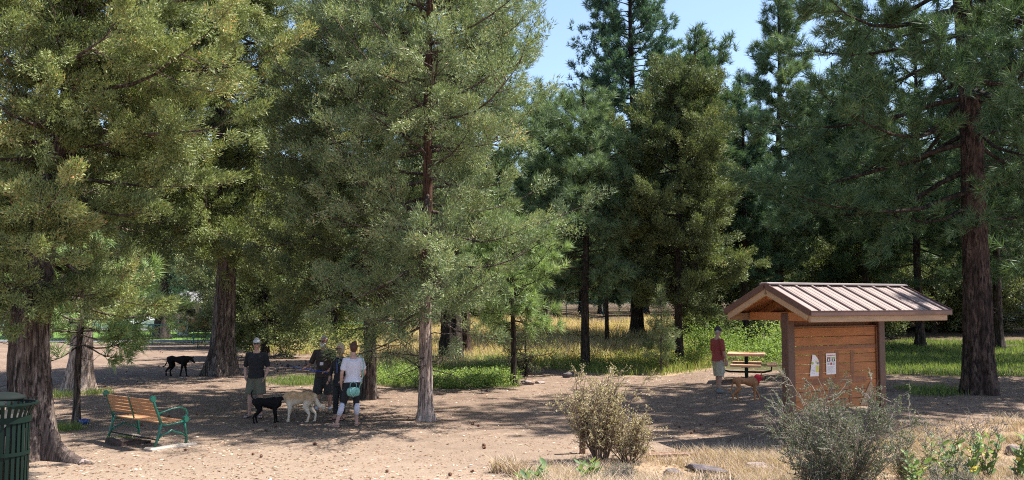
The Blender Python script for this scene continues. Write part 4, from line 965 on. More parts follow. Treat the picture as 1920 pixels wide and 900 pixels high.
for i, (px, d, H, Lm, mat, kd, lb) in enumerate((
    (1395, 43, 13.0, 2.7, L_PINEB, 'pine', 'dark pine filling the gap behind the man in brick red'),
    (1540, 52, 13.5, 3.0, L_PINED, 'pine', 'dark pine behind the middle of the kiosk roof'),
    (1622, 45, 16.5, 3.2, L_PINED, 'pine_long', 'broad shaded pine behind the far end of the kiosk roof'),
    (1722, 42, 16.0, 3.4, L_PINED, 'pine', 'shaded pine between the kiosk and the big red-barked pine'),
    (1868, 41, 18.0, 3.2, L_PINED, 'pine', 'black-trunked pine close behind the big red-barked pine'),
    (1955, 36, 17.0, 3.4, L_PINED, 'pine', 'dark pine at the far right in front of the pale metal roof'),
    (1020, 47, 13.5, 2.8, L_PINED, 'pine', 'shadowy pine behind the slender pale juniper crown'),
    (755, 50, 18, 3.6, L_PINED, 'pine', 'shadowy pine behind the dark leaning juniper'),
    (628, 52, 17, 3.6, L_PINEB, 'pine', 'dark bluish pine seen between the massive juniper and the leaning juniper'))):
    tree('pine_tree', lb, AT(px, d), B_DARK, mat, seed=40+i, H=H, r0=.21, h0=3.2, Lmax=Lm, kind=kd, shape='egg' if i % 2 else 'cone', nl=80, ntuft=2600, tsz=1.55, clus=.5, dead=20, sides=20, rings=30)
c = G(1838, 737)
tree('ponderosa_pine', 'big ponderosa pine with plated reddish trunk standing alone right of the kiosk', c, B_PINE, L_PINED, limb_mat=B_DARK, seed=28, H=21, r0=.38, h0=6.4, Lmax=6.2, kind='pine_long', shape='open', nl=84, ntuft=6800, tsz=1.25, clus=.42, e_lo=-12, e_hi=35, flare=.32, flute=.07, trunk_r1=.10,
     path=pth([(0, 0, 0), (0, 0, 2), (.02, 0, 5), (-.05, 0, 9), (-.2, 0, 12), (-.3, 0, 21)]), smin=.35, dead=10, sides=64, rings=80, droop=.12,
     limbs=[(5.3, 3.3, 5.4, -12), (6.6, 3.0, 5.8, -6), (7.2, 3.6, 5.6, 0), (5.9, 2.7, 5.2, -10), (4.6, .3, 2.8, 10), (5.6, -.2, 3, 0), (4.9, 3.5, 3.0, -14), (7.8, 3.2, 5.6, 0), (4.4, 4.3, 1.6, 5), (5.4, 4.6, 1.6, 5), (8.6, 4.5, 2.2, 0), (9.6, 4.9, 2.4, 0)])
for i, (px, d, lb) in enumerate(((2085, 27, 'shade-giving pine beyond the right edge, beside the red-barked pine'), (2330, 25, 'shade-giving pine well beyond the right edge'))):
    tree('pine_tree', lb, AT(px, d), B_PINE, L_PINED, seed=60+i, H=18, r0=.3, h0=4.5, Lmax=4.6, kind='pine_lo', shape='egg', nl=70, ntuft=2600, tsz=1.5, clus=.55)
# bushy junipers behind the group on the left
for i, (px, d, H, Lm, lb) in enumerate(((500, 41, 5.5, 2.6, 'low bushy juniper right of the massive trunk, behind the man in black'), (580, 57, 7.5, 3.2, 'round dark juniper bush behind the bearded man'), (445, 52, 7.5, 3.0, 'dark juniper beside the massive trunk at the fence'), (665, 60, 7, 2.8, 'olive juniper bush in the distance behind the women'),
        (1345, 47, 6.5, 2.6, 'low juniper behind the lush weeds'), (1745, 50, 6, 3.0, 'dark bushy juniper past the lawn behind the kiosk'), (1640, 47, 5.5, 2.6, 'low dark juniper right of the kiosk post, past the lawn'), (1850, 50, 5.5, 2.8, 'grey-green bushy juniper at the far right past the lawn'), (1575, 49, 4.5, 2.4, 'low bushy juniper directly behind the kiosk notice board'), (1695, 53, 4.5, 2.5, 'small round juniper past the lawn, midway between kiosk and ponderosa'), (1800, 52, 4.2, 2.4, 'small dark juniper past the lawn, just left of the ponderosa trunk'))):
    tree('juniper_bush', lb, AT(px, d), B_DARK, L_JUND, seed=70+i, H=H, r0=.2, h0=.5, Lmax=Lm, kind='jun_lo', shape='egg', nl=60, ntuft=2300, tsz=1.4, clus=.5, dead=10, sides=16, rings=20, e_lo=-5)
# sapling and dead shrubs
c = G(1240, 700)
tree('juniper_sapling', 'small grey-green juniper sapling in the sun beside the lush weeds', c, B_GREY, L_JUNG, seed=80, H=2.9, r0=.035, h0=.4, Lmax=.55, kind='jun_fine', shape='cone', nl=34, ntuft=330, tsz=.9, clus=.2, dead=6, sides=12, rings=14, trunk_r1=.01)
c = G(986, 706)
tree('dead_shrub', 'bare twiggy brown shrub just right of the bright young pine', c, B_DARK, L_JUND, seed=81, H=2.3, r0=.05, h0=.3, Lmax=1.1, kind='jun_fine', shape='egg', nl=30, ntuft=60, dead=60, bare=1.0, sides=12, rings=14, trunk_r1=.01)
# ------------------------------------------------------------------ the wood behind
rng = np.random.default_rng(77)
protos = []
for i, (kd, mat, H, Lm, nt_) in enumerate((('pine_lo', L_PINED, 15, 3.2, 1400), ('pine_lo', L_PINE, 13, 2.9, 1300), ('pine_lo', L_PINEB, 16, 3.3, 1500), ('jun_lo', L_JUND, 9, 2.9, 1900), ('jun_lo', L_JUND, 11, 2.8, 1900))):
    kind_name = 'pine_tree' if i < 3 else 'juniper_tree'
    protos.append((kind_name, make_tree(seed=90+i, H=H, r0=.22, h0=3.4 if i < 3 else 1.5, Lmax=Lm, kind=kd, shape='cone' if i < 3 else 'egg', nl=60, ntuft=nt_, tsz=1.75, clus=.6, sides=12, rings=16, dead=14), B_DARK if i != 1 else B_PINE, mat, H))
pts = []
tries = 0
while len(pts) < 120 and tries < 6000:
    tries += 1
    d = rng.uniform(49, 98); px = rng.uniform(-150, 2100); x = (px-960)/FPX*d
    if px < 440 and d < 86: continue
    if 450 < px < 900 and d < 66: continue
    if 900 <= px < 1560 and d < 67: continue
    if x > -12 and x < 20 and d < 56 and px < 1340 : continue
    if all((x-a)**2+(d-b_)**2 > 4.2**2 for a, b_, _ in pts): pts.append((x, d, px))
words = {'pine_tree': ('tall dark pine standing in the wood behind the clearing', 'pines of the wood behind'), 'juniper_tree': ('rounded juniper standing in the wood behind the clearing', 'junipers of the wood behind')}
PR = [None]*5
WL = [('tall dark green pine standing in the wood behind the clearing', 'pines of the wood behind'), ('shorter mid-green pine with reddish trunk standing in the wood behind the clearing', 'mid-green pines of the wood behind'), ('tall bluish pine standing in the wood behind the clearing', 'bluish pines of the wood behind'),
      ('low rounded juniper standing in the wood behind the clearing', 'low junipers of the wood behind'), ('taller rounded juniper standing in the wood behind the clearing', 'tall junipers of the wood behind')]
for x, d, px in pts:
    k = int(rng.choice(5, p=[.27, .2, .2, .17, .16])); nm, (T_, C_), bm_, lm_, H = protos[k]
    loc = Vector((x, d, float(gz(x, d)))); words[nm] = WL[k]
    sc_ = rng.uniform(.75, 1.15)
    if PR[k] is None:
        r_ = empty(nm, loc, rng.uniform(0, 6.28), words[nm][0], 'tree', words[nm][1]); r_.scale = (sc_,)*3
        link('trunk', npmesh('trunk', T_[0], T_[1], smooth=True), bm_, r_); link('crown', npmesh('crown', C_[0], C_[1], C_[2]), lm_, r_); PR[k] = r_
    else: dup(PR[k], loc, rng.uniform(0, 6.28), sc_)
# far-off wood as one mass
P = []; A = []
for _ in range(420):
    d = rng.uniform(100, 190); x = rng.uniform(-1.05, 1.05)*d*.75; H = rng.uniform(11, 19); n = 60
    if 0: pass
    u = rng.uniform(0, 1, n); th = rng.uniform(0, 6.28, n); r_ = (1-u)**.8*3.4*rng.uniform(.3, 1, n)**.5
    P.append(np.stack([x+r_*np.cos(th), d+r_*np.sin(th), float(gz(x, d))+.8+u*H], 1))
P = np.concatenate(P); A = rng.normal(size=P.shape)*.6+np.array([0, 0, 1])
V, F, vv = scatter(rng, 'pine_lo', P, A, rng.uniform(3.2, 5.5, len(P)), np.clip(rng.normal(.5, .15, len(P)), 0, 1))
tag(link('far_woods', npmesh('far_woods', V, F, vv), L_PINED), 'far-off wood of dark pines closing the view', 'woods', None, 'stuff')
# ------------------------------------------------------------------ grass, weeds, shrubs
rng = np.random.default_rng(3)
def samp(poly, dens, soft=0.0):
    lo, hi = poly.min(0), poly.max(0); n = int((hi-lo).prod()*dens); n = min(n, 900000)
    x = rng.uniform(lo[0], hi[0], n); y = rng.uniform(lo[1], hi[1], n)
    xs = x+rng.normal(0, .12+soft, n); ys = y+rng.normal(0, .12+soft, n)
    m = inside(poly, xs, ys); return x[m], y[m]
def patchy(x, y, s=1.0, seed=0):
    return .5+.25*(np.sin(x*1.7*s+seed)+np.sin(y*2.1*s+1.3*seed+x*.6*s))*.8+.2*np.sin((x+y)*4.1*s+seed*2)+.15*np.sin((x-y*1.3)*7.3*s)
def blades(x, y, h, w_, lean=.35, var=None, base=0, z=None):
    n = len(x); zz = gz(x, y) if z is None else z
    B = np.stack([x, y, zz-.02], 1); th = rng.uniform(0, 6.28, n); sd = np.stack([np.cos(th), np.sin(th), 0*th], 1)*(w_/2)
    ln = rng.normal(0, lean, (n, 2))*h[:, None]
    mid = B+np.stack([ln[:, 0]*.35, ln[:, 1]*.35, h*.6], 1); tip = B+np.stack([ln[:, 0], ln[:, 1], h], 1)
    V = np.stack([B-sd, B+sd, mid+sd*.7, mid-sd*.7, tip], 1).reshape(-1, 3); o = np.arange(n)[:, None]*5
    F = np.concatenate([o+np.array([[0, 1, 2]]), o+np.array([[0, 2, 3]]), o+np.array([[3, 2, 4]])])
    var = rng.uniform(0, 1, n) if var is None else var
    return V, F, np.repeat(var, 5)
def leaves(P, D, ln, wd, var):
    """diamond leaves at P pointing along D"""
    D = D/np.linalg.norm(D, axis=1)[:, None]; sd = np.cross(D, rng.normal(size=D.shape)); sd /= np.linalg.norm(sd, axis=1)[:, None]
    ln = ln[:, None]; wd = wd[:, None]
    V = np.stack([P, P+D*ln*.5+sd*wd*.5, P+D*ln, P+D*ln*.5-sd*wd*.5], 1).reshape(-1, 3)
    return V, np.arange(len(V)).reshape(-1, 4), np.repeat(var, 4)
def merge(L):
    VV = []; FF = []; vv = []; o = 0
    for V, F, v in L: VV.append(V); FF.append(F+o); vv.append(v); o += len(V)
    return np.concatenate(VV), np.concatenate(FF), np.concatenate(vv)
G_DRY = leafmat('dry_grass', [(0, (.28, .20, .115)), (.4, (.48, .37, .215)), (.8, (.60, .49, .31)), (1, (.68, .58, .40))], .35)
G_BANK = leafmat('bleached_grass', [(0, (.20, .125, .09)), (.4, (.38, .28, .205)), (.8, (.54, .42, .33)), (1, (.66, .55, .45))], .25)
G_MIX = leafmat('mixed_grass', [(0, (.10, .15, .04)), (.45, (.20, .26, .07)), (.75, (.34, .34, .13)), (1, (.5, .42, .22))], .4)
G_GRN = leafmat('green_grass', [(0, (.08, .12, .04)), (.5, (.15, .21, .06)), (1, (.30, .33, .12))], .4)
G_LEAF = leafmat('weed_leaf', [(0, (.08, .13, .035)), (.5, (.18, .26, .07)), (.9, (.33, .39, .14)), (1, (.44, .42, .2))], .4)
def grass(name, label, keys, dens, h0, h1, w_, mat, thr=.25, s=1.0, lean=.35):
    L = []
    for k in keys:
        x, y = samp(RG[k], dens, .3 if k == 'bank' else .1); p = patchy(x, y, s); m = p+rng.normal(0, .12, len(x)) > thr; x, y, p = x[m], y[m], p[m]
        h = rng.uniform(h0, h1, len(x))*np.clip(.55+p*.6, .5, 1.25)
        L.append(blades(x, y, h, w_, lean, np.clip(rng.normal(.5, .2, len(x))+(p-.5)*.3, 0, 1)))
    tag(link(name, npmesh(name, *merge(L)), mat), label, 'grass', None, 'stuff')
grass('dry_grass', 'tall straw-coloured dry grass on the rise behind the clearing', ['dry'], 110, .30, .75, .030, G_DRY, .12, .5)
grass('meadow_grass', 'mixed green and yellow grass along the far edge of the dirt', ['mixed'], 190, .15, .50, .018, G_MIX, .2, .7)
grass('green_grass', 'short green grass patches at the edges of the dirt clearing', ['weeds_mid', 'strip', 'patch_right'], 380, .10, .26, .014, G_GRN, .15, 1.1)
grass('lawn_grass', 'sunlit short lawn grass behind the kiosk', ['lawn_right'], 170, .10, .24, .024, G_GRN, .1, .6)
grass('bleached_grass', 'bleached straw-pink dry grass covering the near bank', ['bank'], 3000, .04, .24, .008, G_BANK, .47, 1.15, .6)
# straw over the weeds in the middle
x, y = samp(RG['weeds_mid'], 90); m_ = y > np.quantile(y, .45); V = blades(x[m_], y[m_], rng.uniform(.3, .6, m_.sum()), .02, .3, rng.uniform(.3, .9, m_.sum()))
tag(link('dry_grass', npmesh('dry_grass', *V), G_DRY), 'seeding straw grass among the green weeds in the middle', 'grass', None, 'stuff')
def weeds(name, label, x, y, h, nl, ll, lw, mat, spread=.12):
    n = len(x); zz = gz(x, y); t = rng.uniform(.1, 1, (n, nl)); P = np.stack([x[:, None]+rng.normal(0, spread, (n, nl)), y[:, None]+rng.normal(0, spread, (n, nl)), zz[:, None]+t*h[:, None]], -1).reshape(-1, 3)
    D = rng.normal(size=P.shape)*np.array([1, 1, .5])+np.array([0, 0, .5]); N = len(P)
    cv = np.repeat(rng.normal(.5, .2, n), nl)
    q = leaves(P, D, ll*rng.uniform(.6, 1.3, N), lw*rng.uniform(.6, 1.3, N), np.clip(cv+rng.normal(0, .12, N), 0, 1))
    return tag(link(name, npmesh(name, *q), mat), label, 'weeds', None, 'stuff')
x, y = samp(RG['lush'], .42); k_ = len(x); hh = np.clip((y-28.5)/5, .25, 1)*rng.uniform(.65, 1.35, k_); rr2 = rng.uniform(.6, 1.25, k_)
ii = np.repeat(np.arange(k_), 620); th_ = rng.uniform(0, 6.28, len(ii)); q_ = np.sqrt(rng.uniform(0, 1, len(ii))); X_ = x[ii]+np.cos(th_)*q_*rr2[ii]; Y_ = y[ii]+np.sin(th_)*q_*rr2[ii]
top_ = hh[ii]*1.45*(1-.75*q_**2)*(1+.25*np.sin(X_*5)*np.sin(Y_*6)); Z_ = gz(X_, Y_)+top_*rng.uniform(0, 1, len(ii))**.45+np.where(rng.uniform(0, 1, len(ii)) < .06, rng.uniform(0, .35, len(ii)), 0)
D_ = rng.normal(size=(len(ii), 3))*np.array([1, 1, .5])+np.array([0, 0, .5])
tag(link('weeds', npmesh('weeds', *leaves(np.stack([X_, Y_, Z_], 1), D_, .10*rng.uniform(.6, 1.3, len(ii)), .05*rng.uniform(.6, 1.3, len(ii)), np.clip(rng.normal(.5, .1, k_)[ii]+rng.normal(0, .14, len(ii)), 0, 1))), G_LEAF), 'lush bright leafy weeds in mounds behind the picnic table', 'weeds', None, 'stuff')
pz = poly_px([(455, 650), (560, 644), (700, 640), (700, 664), (600, 668), (480, 664)])
x, y = samp(pz, 60, .3); m_ = patchy(x, y, .8, 4) > .4; x, y = x[m_], y[m_]
tag(link('dry_grass', npmesh('dry_grass', *blades(x, y, rng.uniform(.3, .95, len(x)), .035, .5)), G_DRY), 'straggling straw grass between the massive trunk and the leaning juniper', 'grass', None, 'stuff')
x, y = samp(pz, 5, .3); weeds('weeds', 'olive scrub leaves behind the bearded man', x, y, rng.uniform(.4, 1.5, len(x)), 60, .09, .045, G_MIX, .3)
x, y = samp(RG['weeds_mid'], 60); p = patchy(x, y, 1.0, 2); m_ = p > .35; x, y, p = x[m_], y[m_], p[m_]
weeds('weeds', 'low leafy green weeds along the front of the middle patch', x, y, np.clip(.12+p*.28, .1, .42), 16, .06, .04, G_LEAF, .08)
x, y = samp(RG['dry'], .45); weeds('weeds', 'scattered green weeds in the dry grass', x, y, rng.uniform(.3, 1.0, len(x)), 40, .08, .035, G_MIX, .16)
x, y = samp(poly_px([(900, 678), (1020, 676), (1340, 664), (1345, 690), (1200, 700), (1000, 694)]), 9); weeds('weeds', 'straggling green weeds at the foot of the dry grass', x, y, rng.uniform(.2, .7, len(x)), 26, .07, .035, G_MIX, .12)
def rockmesh(seed, r, sc):
    rg = np.random.default_rng(seed); import bmesh
    bm = bmesh.new(); bmesh.ops.create_icosphere(bm, subdivisions=4, radius=1); V = np.array([v_.co[:] for v_ in bm.verts]); F = np.array([[v_.index for v_ in f.verts] for f in bm.faces]); bm.free()
    for k in range(14):
        n = rg.normal(size=3); n /= np.linalg.norm(n); h = rg.uniform(.55, .85); s_ = V@n; V = V-np.where(s_ > h, s_-h, 0)[:, None]*n
    f = np.zeros(len(V))
    for k in range(22): q = rg.normal(size=3)*(2+k*.5); f += np.sin(V@q+rg.uniform(0, 6))/(2+k)
    V = V*(1+.14*f)[:, None]*np.array(sc)*r
    return npmesh('rock', V, F, smooth=False)
# tussocks
def tussock(px, py, r, h, n, mat, label, cat='grass tuft'):
    c = G(px, py); ra = r*.85*np.sqrt(rng.uniform(0, 1, n))*rng.uniform(.6, 1, n); rt = rng.uniform(0, 6.28, n); x = ra*np.cos(rt); y = ra*np.sin(rt); z = gz(c.x+x, c.y+y)-c.z
    V, F, v = blades(x, y, rng.uniform(.5, 1.1, n)*h, .012, .5, z=z); tag(link('grass_tuft', npmesh('grass_tuft', V, F, v), mat, None, c), label, cat)
mm_ = rockmesh(77, .36, (1.5, .8, .5)); mo = link('dirt_mound', mm_, simple('dark_soil', (.085, .058, .045), .95, .4, 12, .03), None, G(232, 832)); tag(mo, 'dark earthy hummock with exposed roots under the far end of the park bench', 'mound')
c = G(225, 826)
tussock(228, 826, .34, .14, 260, G_MIX, 'dark grassy hummock under the far end of the park bench')
tussock(120, 806, .55, .20, 420, G_GRN, 'green tuft on the dirt at the foot of the young pine left of the bench')
tussock(100, 745, .9, .22, 480, G_GRN, 'bright green tuft behind the big reddish trunk')
tussock(185, 738, .6, .2, 400, G_GRN, 'bright green tuft right of the pale leaning juniper')
tussock(398, 702, .5, .22, 200, G_MIX, 'green tuft at the left foot of the massive trunk')
tussock(1700, 728, .5, .15, 240, G_GRN, 'green tuft in the dirt right of the kiosk post')
tussock(940, 886, .22, .30, 240, G_BANK, 'pale dry grass tuft at the left tip of the near bank')
tussock(965, 893, .18, .34, 200, G_BANK, 'taller pale dry grass tuft left of the green leafy plants')
tussock(560, 662, 1.2, .6, 500, G_DRY, 'straw tuft behind the bearded man, beside the fallen grey branches')
# shrubs with fine twigs
T_PALE = simple('pale_twig', (.20, .165, .14), .85, .3, 30); T_BRN = simple('brown_twig', (.14, .09, .065), .85, .3, 30)
def shrub(name, label, c, seed, H, Rw, nst, leafn, ll, lw, lmat, tmat, cat='shrub', tips=.3, droop=0, up=1.0):
    rg = np.random.default_rng(seed); br = []; P = []; D = []
    for i in range(nst):
        a = rg.uniform(0, 6.28); out = rg.uniform(.05, 1)**.7; L = H*rg.uniform(.6, 1.08)*(1-.25*out)
        d = np.array([math.cos(a)*Rw/H*out, math.sin(a)*Rw/H*out, up]); d /= np.linalg.norm(d); p = np.array([math.cos(a)*.08, math.sin(a)*.08, -.03]); pts = [p]
        k = 7
        for j in range(k):
            d = d+rg.normal(0, .13, 3)+np.array([0, 0, .03-droop*j*.03]); d /= np.linalg.norm(d); p = p+d*L/k; pts.append(p)
        pts = np.array(pts); br.append((pts, np.linspace(.012, .003, k+1)))
        for s_ in range(14):
            f = rg.uniform(.18, 1)*k; q = np.array([np.interp(f, np.arange(k+1), pts[:, m_]) for m_ in range(3)]); dv = d*.8+rg.normal(0, .6, 3); dv[2] = abs(dv[2])*.8+.15; dv /= np.linalg.norm(dv)
            sl = rg.uniform(.12, .36)*H*.6; e1 = q+dv*sl*.5+rg.normal(0, .015, 3); e2 = q+dv*sl+rg.normal(0, .03, 3); br.append((np.array([q, e1, e2]), np.array([.005, .0035, .002])))
            for t_ in range(4):
                g = rg.uniform(.2, 1); q2 = q+(e2-q)*g; dv2 = dv+rg.normal(0, .6, 3); dv2 /= np.linalg.norm(dv2); e3 = q2+dv2*rg.uniform(.06, .16); br.append((np.array([q2, (q2+e3)/2, e3]), np.array([.003, .0025, .0015])))
                n = leafn; tt = rg.uniform(0, 1.05, n)[:, None]; P.append(q2+(e3-q2)*tt+rg.normal(0, .008, (n, 3))); D.append(dv2+rg.normal(0, .6, (n, 3)))
    P = np.concatenate(P); D = np.concatenate(D); root = empty(name, c, 0, label, cat)
    V, F = tubes_np(br, 4); link('stems', npmesh('stems', V, F), tmat, root)
    N = len(P); link('foliage', npmesh('foliage', *leaves(P, D, ll*rg.uniform(.6, 1.3, N), lw*rg.uniform(.7, 1.2, N), np.clip(rg.normal(.5, .22, N), 0, 1))), lmat, root)
    return root
LF_TAN = leafmat('bitterbrush_leaf', [(0, (.22, .20, .11)), (.4, (.42, .36, .23)), (.8, (.60, .51, .36)), (1, (.68, .60, .46))], .3)
LF_SAGE = leafmat('sage_leaf', [(0, (.05, .07, .04)), (.5, (.115, .145, .085)), (.9, (.20, .23, .15)), (1, (.32, .28, .14))], .2)
c = G(1140, 868)
shrub('bitterbrush', 'tall tan-green twiggy bush in front of the short brown post', c+Vector((-.12, 0, 0)), 5, 1.72, .62, 34, 9, .028, .014, LF_TAN, T_BRN)
shrub('bitterbrush', 'lower right lobe of tan-green brush beside the tall tan bush', c+Vector((.35, .1, 0)), 6, 1.0, .72, 18, 8, .028, .013, LF_TAN, T_BRN)
c = AT(1560, 11.9)
shrub('sagebrush', 'big grey-green sage bush in front of the kiosk notice board', c, 7, 1.70, 1.9, 50, 10, .028, .012, LF_SAGE, T_PALE, up=.9)
c = AT(1790, 10.6)
shrub('sagebrush', 'low grey sage bush in the lower right corner of the bank', c, 8, .55, .6, 26, 8, .022, .009, LF_SAGE, T_PALE, up=.8)
c = AT(1165, 11.9)
shrub('sagebrush', 'small pale grey sage with upright stalks in front of the tan bush', c, 9, .42, .22, 12, 6, .018, .007, LF_SAGE, T_PALE)
c = AT(1330, 11.3)
shrub('sagebrush', 'dark dry twiggy scrub between the two big bushes', c, 10, .30, .40, 16, 3, .018, .007, LF_SAGE, T_BRN)
c = AT(1690, 12.6)
shrub('bitterbrush', 'straw-tipped thin shrub right of the big sage bush', c, 12, .75, .35, 9, 5, .03, .014, LF_TAN, T_PALE)
LF_MILK = leafmat('broad_leaf', [(0, (.07, .12, .05)), (.5, (.16, .24, .10)), (.85, (.27, .34, .15)), (1, (.55, .45, .14))], .3)
def broad(px, d, H, n, label, seed, ll=.10, bare=0):
    rg = np.random.default_rng(seed); root = empty('leafy_plant', AT(px, d), 0, label, 'plant'); br = []; P = []; D = []
    for s_ in range(n):
        a = rg.uniform(0, 6.28); p0 = np.array([rg.normal(0, .06), rg.normal(0, .06), -.02]); h = H*rg.uniform(.65, 1.05); top = p0+np.array([math.cos(a)*.13*h*2, math.sin(a)*.13*h*2, h]); mid = (p0+top)/2+rg.normal(0, .02, 3)
        br.append((np.array([p0, mid, top]), np.array([.008, .006, .003])))
        m_ = int(4+h*14)
        for k in range(m_):
            f = .2+.8*k/m_; q = p0+(top-p0)*f; th = k*2.2+rg.normal(0, .3); P.append(q); D.append([math.cos(th), math.sin(th), rg.uniform(.4, 1.1)])
        for k in range(bare):
            q = top; e = q+rg.normal(0, .5, 3)*np.array([.5, .5, .3])*.6+np.array([0, 0, .22]); br.append((np.array([q, (q+e)/2+rg.normal(0, .03, 3), e]), np.array([.004, .003, .002])))
            for w_ in range(5):
                g = q+(e-q)*rg.uniform(.2, 1); br.append((np.array([g, g+rg.normal(0, .02, 3), g+rg.normal(0, .05, 3)]), np.array([.003, .0035, .002])))
    P = np.array(P); D = np.array(D, float); N = len(P); L = ll*rg.uniform(.6, 1.25, N); V, F = tubes_np(br, 5); link('stems', npmesh('stems', V, F), T_PALE if bare else simple('green_stem', (.22, .3, .14)), root)
    # broad folded leaves: two quads each
    D /= np.linalg.norm(D, axis=1)[:, None]; sd = np.cross(D, np.array([0, 0, 1.0])+rg.normal(0, .3, D.shape)); sd /= np.linalg.norm(sd, axis=1)[:, None]; up = np.cross(sd, D); l = L[:, None]; w_ = l*.21
    A0 = P; A1 = P+D*l*.35-up*l*.05; A2 = P+D*l*.7-up*l*.06; A3 = P+D*l
    V = np.stack([A0, A1+sd*w_+up*w_*.4, A2+sd*w_*.85+up*w_*.3, A3, A2-sd*w_*.85+up*w_*.3, A1-sd*w_+up*w_*.4, A1, A2], 1).reshape(-1, 3); o = np.arange(N)[:, None]*8
    F = np.concatenate([o+np.array([[0, 1, 6, 6]])[:, [0, 1, 2, 2]] if 0 else o+np.array([[6, 0, 1, 1]])[:, :3].repeat(1, 0), o+np.array([[6, 1, 2]]), o+np.array([[6, 2, 7]]), o+np.array([[7, 2, 3]]), o+np.array([[6, 5, 0]]), o+np.array([[6, 4, 5]]), o+np.array([[6, 7, 4]]), o+np.array([[7, 3, 4]])])
    link('leaves', npmesh('leaves', V, F, np.repeat(np.clip(rg.normal(.5, .25, N), 0, 1), 8), smooth=True), LF_MILK, root)
for k, (px, d, H, n, bare, lb) in enumerate(((1768, 12.2, .55, 3, 3, 'broad-leaved green plant with bare seed stalks, right of the sage bush'), (1800, 12.8, .62, 3, 2, 'upright green plant with one yellow-tipped leaf and dry stalks'), (1848, 13.0, .60, 5, 3, 'bushiest broad-leaved green plant near the right end of the bank'), (1900, 12.8, .58, 5, 2, 'broad-leaved plant rightmost on the bank'), (1745, 12.9, .5, 2, 5, 'thin plant with long arching dry seed stalks beside the sage bush'), (1698, 11.9, .42, 4, 0, 'bright green seedlings at the right foot of the big sage bush'),
        (1098, 12.3, .34, 2, 0, 'dark glossy broad-leaved plant at the foot of the tan bush'), (988, 11.8, .20, 3, 0, 'small fleshy green plant at the left tip of the bank'), (1012, 11.9, .24, 2, 0, 'taller fleshy green plant at the left tip of the bank'))):
    broad(px, d+.35, H*1.35, n+1, lb, 200+k, .15 if k != 6 else .17, bare)
# ------------------------------------------------------------------ rocks, cones, litter
for k, (px, py, r, sc_, mat, lb) in enumerate(((1905, 852, .14, (1.3, 1, .8), ROCK, 'pinkish pale rock on the bank at the far right'), (1885, 884, .17, (1.5, 1, .6), ROCK, 'flat pinkish rock below the pale rock at the right edge'), (1330, 886, .24, (1.7, .9, .45), ROCKD, 'dark purplish lava rock in front of the low dark strip'), (1262, 890, .16, (1.5, 1, .45), ROCKD, 'smaller lava rock left of the long dark lava rock'), (1085, 888, .22, (1.4, 1, .5), ROCKD, 'grey lava rock at the foot of the tan bush'), (1640, 872, .12, (1.3, 1, .7), ROCK, 'small pink rock behind the big sage bush'), (158, 868, .09, (1.5, 1, .7), ROCK, 'small pale stone on the dirt beside the big root'), (1425, 880, .16, (1.4, 1, .6), ROCK, 'pale rock left of the big sage bush'),
        (892, 688, .28, (1.5, 1, .6), ROCKD, 'grey stones at the right foot of the charred trunk'), (988, 720, .20, (1.6, 1, .5), ROCK, 'pale stones by the young bright pine'), (1012, 719, .14, (1.5, 1, .5), ROCK, 'small pale stone right of the young bright pine'), (945, 697, .25, (1, .8, 1.0), ROCKD, 'dark upturned root clod behind the young bright pine'), (1062, 708, .17, (1.2, .8, .9), ROCKD, 'dark upturned stump root behind the tan bush'), (1175, 892, .12, (1.3, 1, .6), ROCK, 'small stone on the bank before the tan bush'))):
    c = G(px, min(py, 899)); ro = link('rock', rockmesh(300+k, r, sc_), mat, None, c+Vector((0, 0, r*sc_[2]*.35))); ro.rotation_euler = (0, 0, k*1.3); tag(ro, lb, 'rock')
CONE = simple('cone_scales', (.17, .075, .04), .8, .35, 40)
mb = MB()
for k in range(6):
    z = .012+k*.012; rr_ = .036*math.sin(math.pi*(k+1.2)/7.6)+.006
    for j in range(9):
        a = j*.698+k*.35; mb.add([(math.cos(a-.25)*rr_*.5, math.sin(a-.25)*rr_*.5, z), (math.cos(a+.25)*rr_*.5, math.sin(a+.25)*rr_*.5, z), (math.cos(a)*rr_*1.15, math.sin(a)*rr_*1.15, z+.008), (math.cos(a)*rr_*.5, math.sin(a)*rr_*.5, z+.014)], [(0, 1, 2), (1, 3, 2), (3, 0, 2), (0, 3, 1)])
mb.tube([(0, 0, 0), (0, 0, .04), (0, 0, .082)], [.02, .024, .006], 7)
c0 = G(520, 690); pc = mb.build('pine_cone', CONE, None, loc=c0); tag(pc, 'brown pine cone lying on the dirt', 'pine cone', 'pine cones scattered on the dirt')
rg = random.Random(8)
spots = [(rg.gauss(556, 26), rg.gauss(684, 8)) for _ in range(34)]+[(rg.uniform(180, 1000), rg.uniform(700, 890)) for _ in range(18)]+[(rg.uniform(200, 420), rg.uniform(655, 700)) for _ in range(14)]+[(rg.uniform(1230, 1420), rg.uniform(792, 842)) for _ in range(6)]+[(846, 893), (882, 886), (910, 838), (905, 842), (884, 797), (515, 801), (900, 800), (1700, 770), (1780, 760)]
for k, (px, py) in enumerate(spots):
    c = G(px, py); o_ = pc if k == 0 else pc.copy()
    if k: COL.objects.link(o_)
    s_ = rg.uniform(.6, .95); o_.location = c+Vector((0, 0, .032*s_)); o_.rotation_euler = (R(90+rg.uniform(-15, 15)), 0, rg.uniform(0, 6.28)); o_.scale = (s_, s_, s_)
